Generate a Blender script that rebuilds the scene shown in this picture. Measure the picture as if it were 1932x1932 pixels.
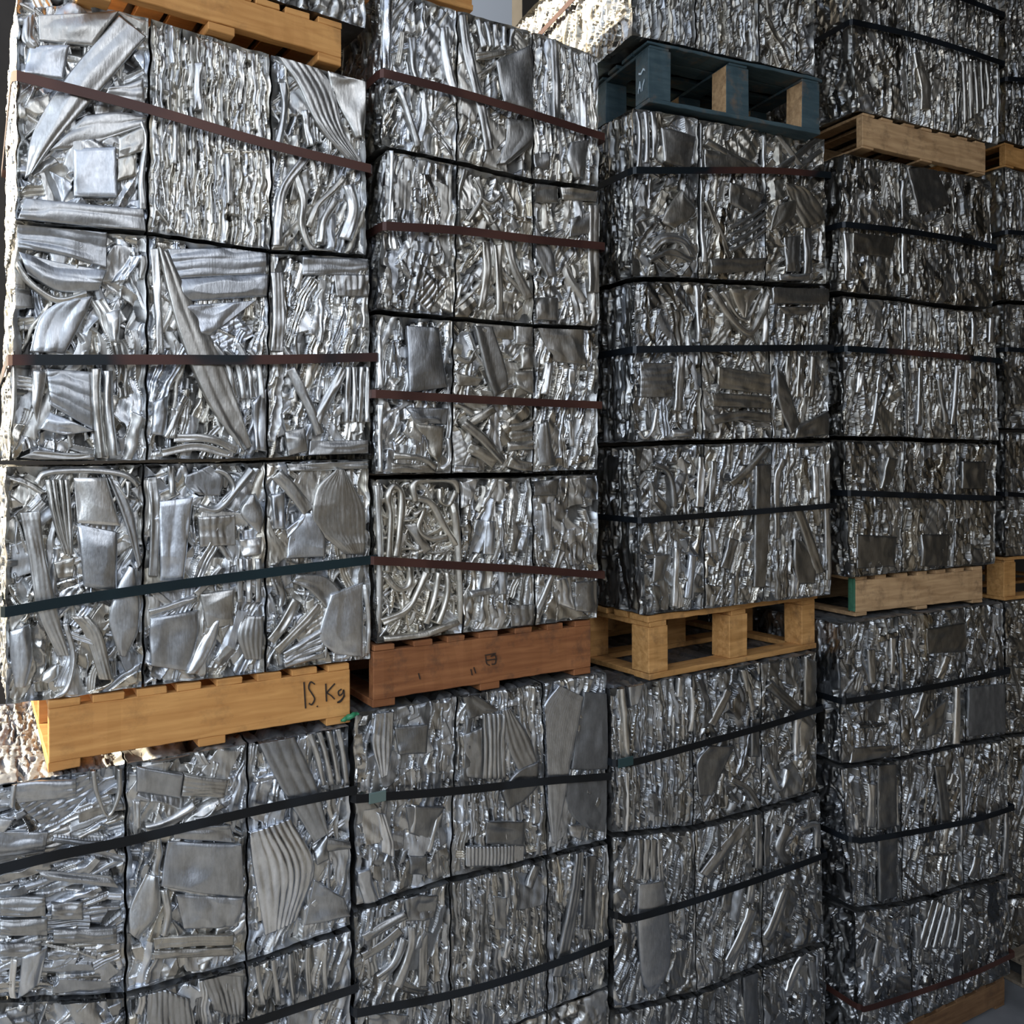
import bpy, math, random
import numpy as np
from mathutils import Vector

# ------------------------------------------------------------------ scene, camera, light
for o in list(bpy.data.objects):
    bpy.data.objects.remove(o)
SC = bpy.context.scene
COL = SC.collection
IMG = 1932.0
F = 1650.0                 # focal length in pixels
HOR = 870.0                # horizon row
XV = 3700.0                # vanishing column of the row of stacks
D = 3.2                    # camera to the front line of the stacks
CAMZ = 3.42
TH = math.atan((XV - 966.0) / F)
FW = np.array([math.cos(TH), math.sin(TH)])
RT = np.array([math.sin(TH), -math.cos(TH)])
CAM = np.array([0.0, -D])

cd = bpy.data.cameras.new('camera')
cd.sensor_fit = 'HORIZONTAL'; cd.sensor_width = 36.0
cd.lens = 36.0 * F / IMG
cd.shift_y = -(966.0 - HOR) / IMG
cd.clip_start = 0.05; cd.clip_end = 200
cam = bpy.data.objects.new('camera', cd); COL.objects.link(cam)
cam.location = (0, -D, CAMZ)
cam.rotation_euler = (math.pi / 2, 0, TH - math.pi / 2)
SC.camera = cam

vs = SC.view_settings
vs.view_transform = 'Standard'; vs.look = 'None'; vs.gamma = 1.0
vs.use_curve_mapping = False
vs.exposure = 0.0

w = bpy.data.worlds.new('sky'); SC.world = w; w.use_nodes = True
nt = w.node_tree; nt.nodes.clear()
def N(t, typ, **kw):
    n = t.nodes.new(typ)
    for k, v in kw.items(): setattr(n, k, v)
    return n
tc = N(nt, 'ShaderNodeTexCoord'); sx = N(nt, 'ShaderNodeSeparateXYZ')
nt.links.new(tc.outputs['Generated'], sx.inputs[0])
rz = N(nt, 'ShaderNodeValToRGB')                      # overcast sky over a dark yard
e = rz.color_ramp.elements
e[0].position = 0.44; e[0].color = (.040, .043, .050, 1)
e[1].position = 0.66; e[1].color = (.76, .86, 1.0, 1)
el = e.new(0.52); el.color = (.10, .10, .10, 1)
el = e.new(1.0); el.color = (.62, .70, .88, 1)
m1 = N(nt, 'ShaderNodeMath', operation='MULTIPLY_ADD'); m1.inputs[1].default_value = .5; m1.inputs[2].default_value = .5
nt.links.new(sx.outputs['Z'], m1.inputs[0]); nt.links.new(m1.outputs[0], rz.inputs[0])
rx = N(nt, 'ShaderNodeValToRGB')                      # brighter to the open left, buildings to the right
e = rx.color_ramp.elements
e[0].position = 0.10; e[0].color = (1.3, 1.3, 1.3, 1)
e[1].position = 0.84; e[1].color = (.085, .078, .07, 1)
el = e.new(0.5); el.color = (.72, .72, .72, 1)
m2 = N(nt, 'ShaderNodeMath', operation='MULTIPLY_ADD'); m2.inputs[1].default_value = .5; m2.inputs[2].default_value = .5
nt.links.new(sx.outputs['X'], m2.inputs[0]); nt.links.new(m2.outputs[0], rx.inputs[0])
mx = N(nt, 'ShaderNodeMix', data_type='RGBA', blend_type='MULTIPLY'); mx.inputs[0].default_value = 1
nt.links.new(rz.outputs[0], mx.inputs[6]); nt.links.new(rx.outputs[0], mx.inputs[7])
dt = N(nt, 'ShaderNodeVectorMath', operation='DOT_PRODUCT'); dt.inputs[1].default_value = (-.55, .83, .05)
nt.links.new(tc.outputs['Generated'], dt.inputs[0])
ry = N(nt, 'ShaderNodeMapRange'); ry.interpolation_type = 'SMOOTHSTEP'      # sunlit yard beyond the open end, back left
ry.inputs[1].default_value = .72; ry.inputs[2].default_value = .95; ry.inputs[3].default_value = 0; ry.inputs[4].default_value = 1
nt.links.new(dt.outputs['Value'], ry.inputs[0])
my = N(nt, 'ShaderNodeMix', data_type='RGBA'); my.inputs[7].default_value = (2.1, 1.85, 1.5, 1)
nt.links.new(ry.outputs[0], my.inputs[0]); nt.links.new(mx.outputs[2], my.inputs[6])
bg = N(nt, 'ShaderNodeBackground'); bg.inputs[1].default_value = 1.18
nt.links.new(my.outputs[2], bg.inputs[0])
wo = N(nt, 'ShaderNodeOutputWorld'); nt.links.new(bg.outputs[0], wo.inputs[0])

sd = bpy.data.lights.new('sun', 'SUN'); sd.energy = 13.0; sd.angle = math.radians(1.2); sd.color = (1, .84, .58)
so = bpy.data.objects.new('sun', sd); COL.objects.link(so)
so.rotation_euler = Vector((-.75, .45, .42)).to_track_quat('Z', 'Y').to_euler()
so.location = (-6, 4, 9)

def area(name, loc, target, sx_, sy_, power, color):
    a = bpy.data.lights.new(name, 'AREA'); a.shape = 'RECTANGLE'; a.size = sx_; a.size_y = sy_
    a.energy = power; a.color = color
    o = bpy.data.objects.new(name, a); COL.objects.link(o); o.location = loc
    o.rotation_euler = (Vector(loc) - Vector(target)).to_track_quat('Z', 'Y').to_euler()
area('daylight_opening_left', (-4.5, -4.5, 5.2), (1.5, 0, 3.0), 4.0, 3.0, 230, (.84, .92, 1.0))
area('daylight_opening_front', (1.2, -6.5, 6.4), (3.0, 0, 3.0), 1.6, 3.0, 70, (.96, .97, 1.0))

# ------------------------------------------------------------------ pixel helpers
def ray(px):
    u = (px - 966.0) / F
    return FW + u * RT
class Plane:
    """vertical front plane of one load: passes by the pixel column px0 at offset Y0, turned to vanish at xv"""
    def __init__(s, px0, Y0=0.0, xv=XV):
        d = ray(px0); t = (Y0 + D) / d[1]
        s.o = CAM + d * t
        a = TH - math.atan((xv - 966.0) / F)
        s.e = np.array([math.cos(a), math.sin(a)]); s.n = np.array([math.sin(a), -math.cos(a)]); s.yaw = a
    def at(s, px, py):
        """pixel -> (s, z) in the plane"""
        d = ray(px)
        A = np.array([[d[0], -s.e[0]], [d[1], -s.e[1]]])
        t, q = np.linalg.solve(A, s.o - CAM)
        return q, CAMZ - (py - HOR) / F * t
    def depth(s, px):
        d = ray(px); A = np.array([[d[0], -s.e[0]], [d[1], -s.e[1]]])
        return np.linalg.solve(A, s.o - CAM)[0]
    def w(s, q, out, z):
        """local -> world ; out = distance towards the viewer"""
        q = np.asarray(q, float); out = np.asarray(out, float); z = np.asarray(z, float)
        x = s.o[0] + q * s.e[0] + out * s.n[0]; y = s.o[1] + q * s.e[1] + out * s.n[1]
        return np.stack(np.broadcast_arrays(x, y, z), -1)

# ------------------------------------------------------------------ tagging
def tag(o, label=None, cat=None, group=None, kind=None):
    if label: o['label'] = label
    if cat: o['category'] = cat
    if group: o['group'] = group
    if kind: o['kind'] = kind
    return o

def link(name, me, parent=None):
    o = bpy.data.objects.new(name, me); COL.objects.link(o)
    if parent is not None: o.parent = parent
    return o

def mesh_np(name, V, Fq, mats, smooth=True, tint=None, rough=None, parent=None, midx=None):
    me = bpy.data.meshes.new(name)
    V = np.asarray(V, np.float32); Fq = np.asarray(Fq, np.int32)
    me.vertices.add(len(V)); me.vertices.foreach_set('co', V.ravel())
    n = len(Fq)
    me.loops.add(n * 4); me.loops.foreach_set('vertex_index', Fq.ravel())
    me.polygons.add(n); me.polygons.foreach_set('loop_start', np.arange(n, dtype=np.int32) * 4)
    me.polygons.foreach_set('use_smooth', np.full(n, smooth))
    if midx is not None: me.polygons.foreach_set('material_index', np.asarray(midx, np.int32))
    for m in (mats if isinstance(mats, (list, tuple)) else [mats]): me.materials.append(m)
    if tint is not None:
        a = me.attributes.new('tint', 'FLOAT_COLOR', 'POINT')
        c = np.ones((len(V), 4), np.float32); c[:, :3] = tint
        a.data.foreach_set('color', c.ravel())
    if rough is not None:
        a = me.attributes.new('rough', 'FLOAT', 'POINT'); a.data.foreach_set('value', np.asarray(rough, np.float32).ravel())
    me.update(calc_edges=True); me.validate()
    return link(name, me, parent)

# ------------------------------------------------------------------ materials
def mat_new(name):
    m = bpy.data.materials.new(name); m.use_nodes = True
    t = m.node_tree; t.nodes.clear()
    b = N(t, 'ShaderNodeBsdfPrincipled'); o = N(t, 'ShaderNodeOutputMaterial'); t.links.new(b.outputs[0], o.inputs[0])
    return m, t, b

def metal_mat():
    m, t, b = mat_new('scrap_aluminium')
    b.inputs['Metallic'].default_value = 1.0
    a = N(t, 'ShaderNodeAttribute', attribute_name='tint'); r = N(t, 'ShaderNodeAttribute', attribute_name='rough')
    g = N(t, 'ShaderNodeNewGeometry')
    mp = N(t, 'ShaderNodeMapping'); mp.inputs['Scale'].default_value = (1, 1, .55); t.links.new(g.outputs['Position'], mp.inputs[0])
    n1 = N(t, 'ShaderNodeTexNoise'); n1.inputs['Scale'].default_value = 38; n1.inputs['Detail'].default_value = 5; n1.inputs['Roughness'].default_value = .62
    n2 = N(t, 'ShaderNodeTexNoise'); n2.inputs['Scale'].default_value = 130; n2.inputs['Detail'].default_value = 2
    t.links.new(mp.outputs[0], n1.inputs[0]); t.links.new(mp.outputs[0], n2.inputs[0])
    cr = N(t, 'ShaderNodeMapRange'); cr.inputs[1].default_value = .3; cr.inputs[2].default_value = .7
    cr.inputs[3].default_value = .78; cr.inputs[4].default_value = 1.08
    t.links.new(n1.outputs[0], cr.inputs[0])
    mm = N(t, 'ShaderNodeVectorMath', operation='SCALE'); t.links.new(a.outputs['Color'], mm.inputs[0]); t.links.new(cr.outputs[0], mm.inputs[3])
    t.links.new(mm.outputs[0], b.inputs['Base Color'])
    ra = N(t, 'ShaderNodeMath', operation='MULTIPLY_ADD'); ra.inputs[1].default_value = .18
    t.links.new(n2.outputs[0], ra.inputs[0]); t.links.new(r.outputs['Fac'], ra.inputs[2]); t.links.new(ra.outputs[0], b.inputs['Roughness'])
    mp3 = N(t, 'ShaderNodeMapping'); mp3.inputs['Scale'].default_value = (1, 1, .13); t.links.new(g.outputs['Position'], mp3.inputs[0])
    n3 = N(t, 'ShaderNodeTexNoise'); n3.inputs['Scale'].default_value = 150; n3.inputs['Detail'].default_value = 3; n3.inputs['Roughness'].default_value = .6
    t.links.new(mp3.outputs[0], n3.inputs[0])
    b3 = N(t, 'ShaderNodeBump'); b3.inputs['Strength'].default_value = .22; b3.inputs['Distance'].default_value = .003
    t.links.new(n3.outputs[0], b3.inputs['Height'])
    bp = N(t, 'ShaderNodeBump'); bp.inputs['Strength'].default_value = .20; bp.inputs['Distance'].default_value = .006
    t.links.new(b3.outputs[0], bp.inputs['Normal'])
    t.links.new(n1.outputs[0], bp.inputs['Height']); t.links.new(bp.outputs[0], b.inputs['Normal'])
    return m
METAL = metal_mat()

def wood_mat(name, c1, c2, dirt=(.05, .03, .02), dirt_amt=.35, axis=0, rough=.75):
    m, t, b = mat_new(name)
    b.inputs['Roughness'].default_value = rough
    tcn = N(t, 'ShaderNodeTexCoord')
    mp = N(t, 'ShaderNodeMapping'); sc = [14, 14, 14]; sc[axis] = 1.2; mp.inputs['Scale'].default_value = sc
    t.links.new(tcn.outputs['Object'], mp.inputs[0])
    n1 = N(t, 'ShaderNodeTexNoise'); n1.inputs['Scale'].default_value = 3; n1.inputs['Detail'].default_value = 6; n1.inputs['Distortion'].default_value = .6
    t.links.new(mp.outputs[0], n1.inputs[0])
    cr = N(t, 'ShaderNodeValToRGB'); e = cr.color_ramp.elements
    e[0].position = .32; e[0].color = (*c1, 1); e[1].position = .68; e[1].color = (*c2, 1)
    t.links.new(n1.outputs[0], cr.inputs[0])
    n2 = N(t, 'ShaderNodeTexNoise'); n2.inputs['Scale'].default_value = 9; n2.inputs['Detail'].default_value = 7; n2.inputs['Roughness'].default_value = .7
    t.links.new(tcn.outputs['Object'], n2.inputs[0])
    mr = N(t, 'ShaderNodeMapRange'); mr.inputs[1].default_value = .52; mr.inputs[2].default_value = .74; mr.inputs[3].default_value = 0; mr.inputs[4].default_value = dirt_amt * 2
    t.links.new(n2.outputs[0], mr.inputs[0])
    mi = N(t, 'ShaderNodeMix', data_type='RGBA'); t.links.new(mr.outputs[0], mi.inputs[0]); t.links.new(cr.outputs[0], mi.inputs[6]); mi.inputs[7].default_value = (*dirt, 1)
    t.links.new(mi.outputs[2], b.inputs['Base Color'])
    bp = N(t, 'ShaderNodeBump'); bp.inputs['Strength'].default_value = .3; bp.inputs['Distance'].default_value = .003
    t.links.new(n1.outputs[0], bp.inputs['Height']); t.links.new(bp.outputs[0], b.inputs['Normal'])
    return m
W_ORANGE = wood_mat('orange_pallet_wood', (.50, .23, .065), (.66, .34, .11), dirt_amt=.18)
W_RED = wood_mat('red_brown_pallet_wood', (.20, .070, .022), (.31, .125, .045), dirt_amt=.4)
W_YEL = wood_mat('yellow_pallet_wood', (.40, .20, .06), (.60, .33, .12), dirt_amt=.35)
W_TAN = wood_mat('tan_pallet_wood', (.36, .22, .11), (.56, .37, .20), dirt_amt=.35)
W_BLUE = wood_mat('blue_painted_wood', (.022, .048, .062), (.045, .078, .092), dirt=(.22, .12, .05), dirt_amt=.25)
W_GREEN = wood_mat('green_painted_wood', (.03, .12, .07), (.05, .17, .10))
W_GREY = wood_mat('grey_weathered_wood', (.14, .11, .08), (.27, .22, .16), dirt_amt=.3)

def strap_mat(name, c1, c2, scale=2.2, pos=.5):
    m, t, b = mat_new(name)
    b.inputs['Roughness'].default_value = .42; b.inputs['Metallic'].default_value = .35
    g = N(t, 'ShaderNodeNewGeometry'); n1 = N(t, 'ShaderNodeTexNoise'); n1.inputs['Scale'].default_value = scale; n1.inputs['Detail'].default_value = 3
    t.links.new(g.outputs['Position'], n1.inputs[0])
    cr = N(t, 'ShaderNodeValToRGB'); e = cr.color_ramp.elements
    e[0].position = pos - .04; e[0].color = (*c1, 1); e[1].position = pos + .04; e[1].color = (*c2, 1)
    t.links.new(n1.outputs[0], cr.inputs[0]); t.links.new(cr.outputs[0], b.inputs['Base Color'])
    return m
ST_BROWN = strap_mat('rusty_brown_strap', (.055, .022, .018), (.085, .036, .028))
ST_MIX = strap_mat('brown_and_black_strap', (.008, .013, .018), (.075, .032, .026), 1.6, .5)
ST_BLACK = strap_mat('black_steel_strap', (.006, .008, .011), (.012, .016, .022))
ST_TEAL = strap_mat('dark_teal_strap', (.008, .02, .026), (.012, .03, .038))

def plain(name, c, rough=.6, metallic=0.0, noise=0.0):
    m, t, b = mat_new(name); b.inputs['Roughness'].default_value = rough; b.inputs['Metallic'].default_value = metallic
    if noise:
        tcn = N(t, 'ShaderNodeNewGeometry'); n1 = N(t, 'ShaderNodeTexNoise'); n1.inputs['Scale'].default_value = 3; n1.inputs['Detail'].default_value = 8
        t.links.new(tcn.outputs['Position'], n1.inputs[0])
        cr = N(t, 'ShaderNodeValToRGB'); e = cr.color_ramp.elements
        e[0].position = .3; e[0].color = tuple(x * (1 - noise) for x in c) + (1,)
        e[1].position = .7; e[1].color = tuple(min(1, x * (1 + noise)) for x in c) + (1,)
        t.links.new(n1.outputs[0], cr.inputs[0]); t.links.new(cr.outputs[0], b.inputs['Base Color'])
    else: b.inputs['Base Color'].default_value = (*c, 1)
    return m
M_SEAL = plain('grey_green_seal', (.14, .20, .19), .5, .3)
M_SEAL2 = plain('dark_teal_seal', (.03, .065, .07), .5, .3)
M_GREEN = plain('green_plastic', (.03, .22, .10), .35)
M_INK = plain('black_marker_ink', (.03, .02, .015), .6)
M_WHITE = plain('white_paint_mark', (.45, .55, .62), .7)
M_CONC = plain('yard_concrete', (.14, .145, .155), .85, 0, .3)
M_WALL = plain('dark_blocker', (.045, .042, .04), .9, 0, .25)  # for the added light-blocking walls
M_ROOF = plain('dark_roof_sheet', (.05, .045, .04), .8, 0, .2)  # for the added roof that blocks the sky

# ------------------------------------------------------------------ simple solids
BOXF = [(0, 3, 2, 1), (4, 5, 6, 7), (0, 1, 5, 4), (1, 2, 6, 5), (2, 3, 7, 6), (3, 0, 4, 7)]
def box_world(name, x0, x1, y0, y1, z0, z1, m, parent=None):
    V = [(x0, y0, z0), (x1, y0, z0), (x1, y1, z0), (x0, y1, z0), (x0, y0, z1), (x1, y0, z1), (x1, y1, z1), (x0, y1, z1)]
    return mesh_np(name, V, BOXF, m, smooth=False, parent=parent)

def plank(name, P, root, q0, q1, o0, o1, z0, z1, mats, rng, nseg=10, rag=.0015, sag=0.0, midx_left=None):
    """a board in a load's own frame, subdivided along its long side with slightly worn edges"""
    L = (q1 - q0, o0 - o1)                      # o0 = front (outwards), o1 = back
    alongq = abs(L[0]) >= abs(L[1])
    n = nseg
    ts = np.linspace(0, 1, n + 1)
    V = []; 
    for t in ts:
        if alongq:
            q = q0 + (q1 - q0) * t
            sec = [(q, o0, z0), (q, o1, z0), (q, o1, z1), (q, o0, z1)]
        else:
            o = o0 + (o1 - o0) * t
            sec = [(q0, o, z0), (q0, o, z1), (q1, o, z1), (q1, o, z0)]
        for (a, b, c) in sec:
            V.append((a + rng.uniform(-rag, rag), b + rng.uniform(-rag, rag), c + rng.uniform(-rag, rag) - sag * 4 * t * (1 - t)))
    Fq = []
    for i in range(n):
        for k in range(4):
            a = i * 4 + k; b_ = i * 4 + (k + 1) % 4
            Fq.append((a, a + 4, b_ + 4, b_) if not alongq else (a, b_, b_ + 4, a + 4))
    Fq.append((0, 3, 2, 1)); m_ = n * 4; Fq.append((m_, m_ + 1, m_ + 2, m_ + 3))
    V = np.array(V); Wd = P.w(V[:, 0], V[:, 1], V[:, 2])
    c = np.array(root.location)
    mid = None
    if midx_left is not None:
        mid = [0] * len(Fq); mid[n * 4 if alongq else 0] = 1
        if not alongq:
            for i in range(n): mid[i * 4 + 0] = 1
    o = mesh_np(name, Wd - c, Fq, mats, smooth=False, parent=root, midx=mid)
    bm_fix(o)
    bv = o.modifiers.new('worn_edges', 'BEVEL'); bv.width = .0025; bv.segments = 1; bv.limit_method = 'ANGLE'
    return o

import bmesh
def bm_fix(o):
    bm = bmesh.new(); bm.from_mesh(o.data); bmesh.ops.recalc_face_normals(bm, faces=bm.faces); bm.to_mesh(o.data); bm.free()

def empty_at(name, loc):
    o = bpy.data.objects.new(name, None); COL.objects.link(o); o.location = [float(v) for v in loc]; o.empty_display_size = .1
    # local frames stay axis aligned: the parts carry their own turn
    return o

# ------------------------------------------------------------------ numpy noise
def smooth_noise(rng, nv, nu, cv, cu):
    """value noise, cv x cu cells, cubic-eased"""
    g = rng.standard_normal((cv + 2, cu + 2))
    y = np.linspace(0, cv, nv, endpoint=True); x = np.linspace(0, cu, nu, endpoint=True)
    iy = np.minimum(y.astype(int), cv - 1); ix = np.minimum(x.astype(int), cu - 1)
    fy = y - iy; fx = x - ix
    fy = fy * fy * (3 - 2 * fy); fx = fx * fx * (3 - 2 * fx)
    a = g[np.ix_(iy, ix)]; b = g[np.ix_(iy, ix + 1)]; c = g[np.ix_(iy + 1, ix)]; d = g[np.ix_(iy + 1, ix + 1)]
    FX = fx[None, :]; FY = fy[:, None]
    return (a * (1 - FX) + b * FX) * (1 - FY) + (c * (1 - FX) + d * FX) * FY

STY = {
    # angle mean/spread, share at any angle, lengths, widths, cover, curve, tilt, ripple, big sheets, slivers per m2, noise, grain, depth range
    'vert':  dict(am=90, asd=5,  au=.04, L=(.12, .60), w=(.010, .034), cover=3.6, curve=.3, tilt=.40, rip=.5, big=2, sl=120, rl=0.006, nz=.45, gr=1.0, b=(-.034, .001)),
    'ribs':  dict(am=90, asd=2.5, au=.02, L=(.08, .40), w=(.006, .017), cover=4.6, curve=.15, tilt=.50, rip=.3, big=0, sl=160, rl=0.006, nz=.40, gr=.6, b=(-.026, .001)),
    'lean':  dict(am=78, asd=10, au=.10, L=(.10, .45), w=(.014, .050), cover=3.3, curve=.5, tilt=.32, rip=.5, big=6, sl=90, rl=0.0065, nz=.5, gr=.8, b=(-.038, .002)),
    'mix':   dict(am=84, asd=24, au=.26, L=(.07, .34), w=(.016, .070), cover=3.2, curve=.7, tilt=.28, rip=.4, big=9, sl=80, rl=0.0075, nz=.5, gr=.7, b=(-.038, .002)),
    'wild':  dict(am=60, asd=50, au=.60, L=(.07, .32), w=(.018, .080), cover=3.2, curve=1.1, tilt=.28, rip=.4, big=10, sl=60, rl=0.0085, nz=.5, gr=.5, b=(-.042, .002)),
    'fine':  dict(am=90, asd=10, au=.10, L=(.06, .34), w=(.022, .090), cover=2.4, curve=.3, tilt=.08, rip=.2, big=10, sl=230, rl=0.0022, nz=.22, gr=1.0, b=(-.016, .000)),
    'loops': dict(am=85, asd=25, au=.25, L=(.10, .40), w=(.012, .024), cover=3.8, curve=3.0, tilt=.22, rip=.1, big=2, sl=20, rl=0.008, nz=.3, gr=.2, b=(-.046, .002)),
    'horiz': dict(am=4,  asd=14, au=.18, L=(.08, .30), w=(.014, .055), cover=3.2, curve=.6, tilt=.30, rip=.4, big=8, sl=70, rl=0.0065, nz=.5, gr=.7, b=(-.032, .002)),
}

def face_field(rng, W, H, nu, nv, sty, warm, tone, pit=.05):
    st = STY[sty]
    U = np.linspace(0, W, nu); V = np.linspace(0, H, nv)
    du = W / (nu - 1); dv = H / (nv - 1); px = max(du, dv)
    h = np.full((nv, nu), -.045); col = np.full((nv, nu), .22); wm = np.full((nv, nu), .5); ro = np.full((nv, nu), .5)
    pcs = []
    for k in range(int(st['big'] * W * H / .25) + 1):          # broad flattened sheets
        pcs.append((rng.uniform(.10, .26), rng.uniform(.05, .14), rng.normal(math.radians(st['am']), .5), rng.uniform(st['b'][0] * .6, .001), 1))
    area_ = 0
    while area_ < st['cover'] * W * H and len(pcs) < 1500:
        L = rng.uniform(*st['L']) * rng.uniform(.6, 1); ww = max(rng.uniform(*st['w']) * rng.uniform(.5, 1), px * 2.4)
        a = rng.uniform(0, math.pi) if rng.random() < st['au'] else math.radians(rng.normal(st['am'], st['asd']))
        pcs.append((L, ww, a, rng.uniform(*st['b']), 0)); area_ += L * ww
    pcs.sort(key=lambda p: p[3] + rng.normal(0, .004))
    for k in range(int(st['sl'] * W * H)):                     # loose bright slivers and creases on top
        pcs.append((rng.uniform(.02, .14), max(rng.uniform(.003, .008), px * 1.5), math.radians(rng.normal(st['am'], 9)), rng.uniform(-.006, .003), 2))
    for (L, ww, a, b, big) in pcs:
        cu = rng.uniform(-.02, W + .02); cv = rng.uniform(-.02, H + .02)
        ca, sa = math.cos(a), math.sin(a)
        eu = abs(ca) * L / 2 + abs(sa) * ww / 2 + .01; ev = abs(sa) * L / 2 + abs(ca) * ww / 2 + .01
        k = rng.normal(0, st['curve']) * (0.3 if big else 1)
        bow = abs(k) * L * L / 4 * 1.0
        eu += bow; ev += bow
        i0 = max(0, int((cu - eu) / du)); i1 = min(nu, int((cu + eu) / du) + 2)
        j0 = max(0, int((cv - ev) / dv)); j1 = min(nv, int((cv + ev) / dv) + 2)
        if i1 - i0 < 2 or j1 - j0 < 2: continue
        X = U[None, i0:i1] - cu; Y = V[j0:j1, None] - cv
        al = X * ca + Y * sa; ac = -X * sa + Y * ca
        ac = ac - k * (al * al - L * L / 12)
        endw = rng.normal(0, .25)               # torn, slanting ends
        half = ww / 2 * (1 + .25 * np.sin(al * rng.uniform(8, 30) + rng.uniform(0, 6)))
        m = (np.abs(ac) < half) & (np.abs(al + ac * endw) < L / 2)
        if not m.any(): continue
        s = ac / (ww / 2)
        tl = np.clip(rng.normal(0, st['tilt']), -1.1, 1.1)
        if big == 2: tl = rng.choice([-1, 1]) * rng.uniform(.25, .9)
        ph = b + tl * ac + rng.normal(0, .04) * al
        r = rng.random()
        if big == 2: ph = ph + ww * .25 * (1 - s * s)
        elif big:
            ph = b + .12 * rng.normal() * ac + .05 * rng.normal() * al + .0012 * np.sin(al * rng.uniform(20, 60) + ac * rng.uniform(-40, 40))
            if r < .45: ph += .0018 * np.abs(np.sin(ac * rng.uniform(90, 190)))        # pressed ribs
        elif r < .42: ph += min(ww * .30, st['rl']) * (1 - s * s) * rng.choice([1, 1, -.7])            # rolled
        elif r < .42 + st['rip'] * .6:
            ph += min(.0028, ww * .12) * np.sin(s * rng.uniform(4, 9) + rng.uniform(0, 6))
        else: ph += min(ww * .22, st['rl'] * .8) * (1 - np.abs(s - rng.uniform(-.5, .5)))                   # creased
        ph = ph + .0012 * np.sin(al * rng.uniform(40, 160) + rng.uniform(0, 6)) * (rng.random() < .5)
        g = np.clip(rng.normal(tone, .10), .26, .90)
        if rng.random() < .07: g = min(.92, g + .2)
        wv = np.clip(rng.normal(warm, .25), 0, 1); rv = np.clip(rng.normal(.33, .08), .16, .55)
        for A, val in ((h, ph), (col, g), (wm, wv), (ro, rv)):
            sub = A[j0:j1, i0:i1]
            sub[m] = val[m] if isinstance(val, np.ndarray) else val
    # creasing: ridged noise, stretched with the grain
    up = abs(math.sin(math.radians(st['am']))) > .6
    for amp, c, asp in ((.0050, .085, 2.5), (.0017, .036, 5), (.0005, .018, 8)):
        cl, ca_ = c * math.sqrt(asp), c / math.sqrt(asp)
        n = smooth_noise(rng, nv, nu, max(2, int(H / (cl if up else ca_))), max(2, int(W / (ca_ if up else cl))))
        h += st['nz'] * amp * (.5 - np.abs(n))
    gm = np.clip(smooth_noise(rng, nv, nu, max(2, int(H / .12)), max(2, int(W / .08))) + .3, 0, 1.5)
    n = smooth_noise(rng, nv, nu, max(2, int(H / (.16 if up else .008))), max(2, int(W / (.008 if up else .16))))
    h += .0009 * st['gr'] * gm * n
    h += .004 * smooth_noise(rng, nv, nu, 3, 2)
    # a few deep pits
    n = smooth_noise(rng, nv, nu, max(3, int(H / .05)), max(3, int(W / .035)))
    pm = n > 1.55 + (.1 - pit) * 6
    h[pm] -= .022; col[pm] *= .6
    h = np.clip(h, -.062, .004)
    # the pressed edges roll back into the seams
    bu = np.minimum(U, W - U)[None, :]; bv = np.minimum(V, H - V)[:, None]
    ed = np.minimum(bu, bv)
    wob = .014 + .008 * smooth_noise(rng, nv, nu, 14, 8)
    fall = np.clip(ed / np.maximum(wob, .004), 0, 1)
    h = h * np.clip(ed / .006, 0, 1) - .016 * (1 - fall) ** 2 * np.clip(ed / .004, 0, 1)
    cool = np.array([.93, .985, 1.07]); warmc = np.array([1.06, 1.0, .87])
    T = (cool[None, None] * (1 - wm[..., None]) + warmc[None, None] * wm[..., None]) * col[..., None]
    return h, np.clip(T, 0, 1), ro

def grid_faces(nv, nu, off=0, flip=False):
    i = np.arange(nv * nu).reshape(nv, nu) + off
    a = i[:-1, :-1].ravel(); b = i[:-1, 1:].ravel(); c = i[1:, 1:].ravel(); d = i[1:, :-1].ravel()
    return np.stack([a, d, c, b] if flip else [a, b, c, d], 1)

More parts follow.
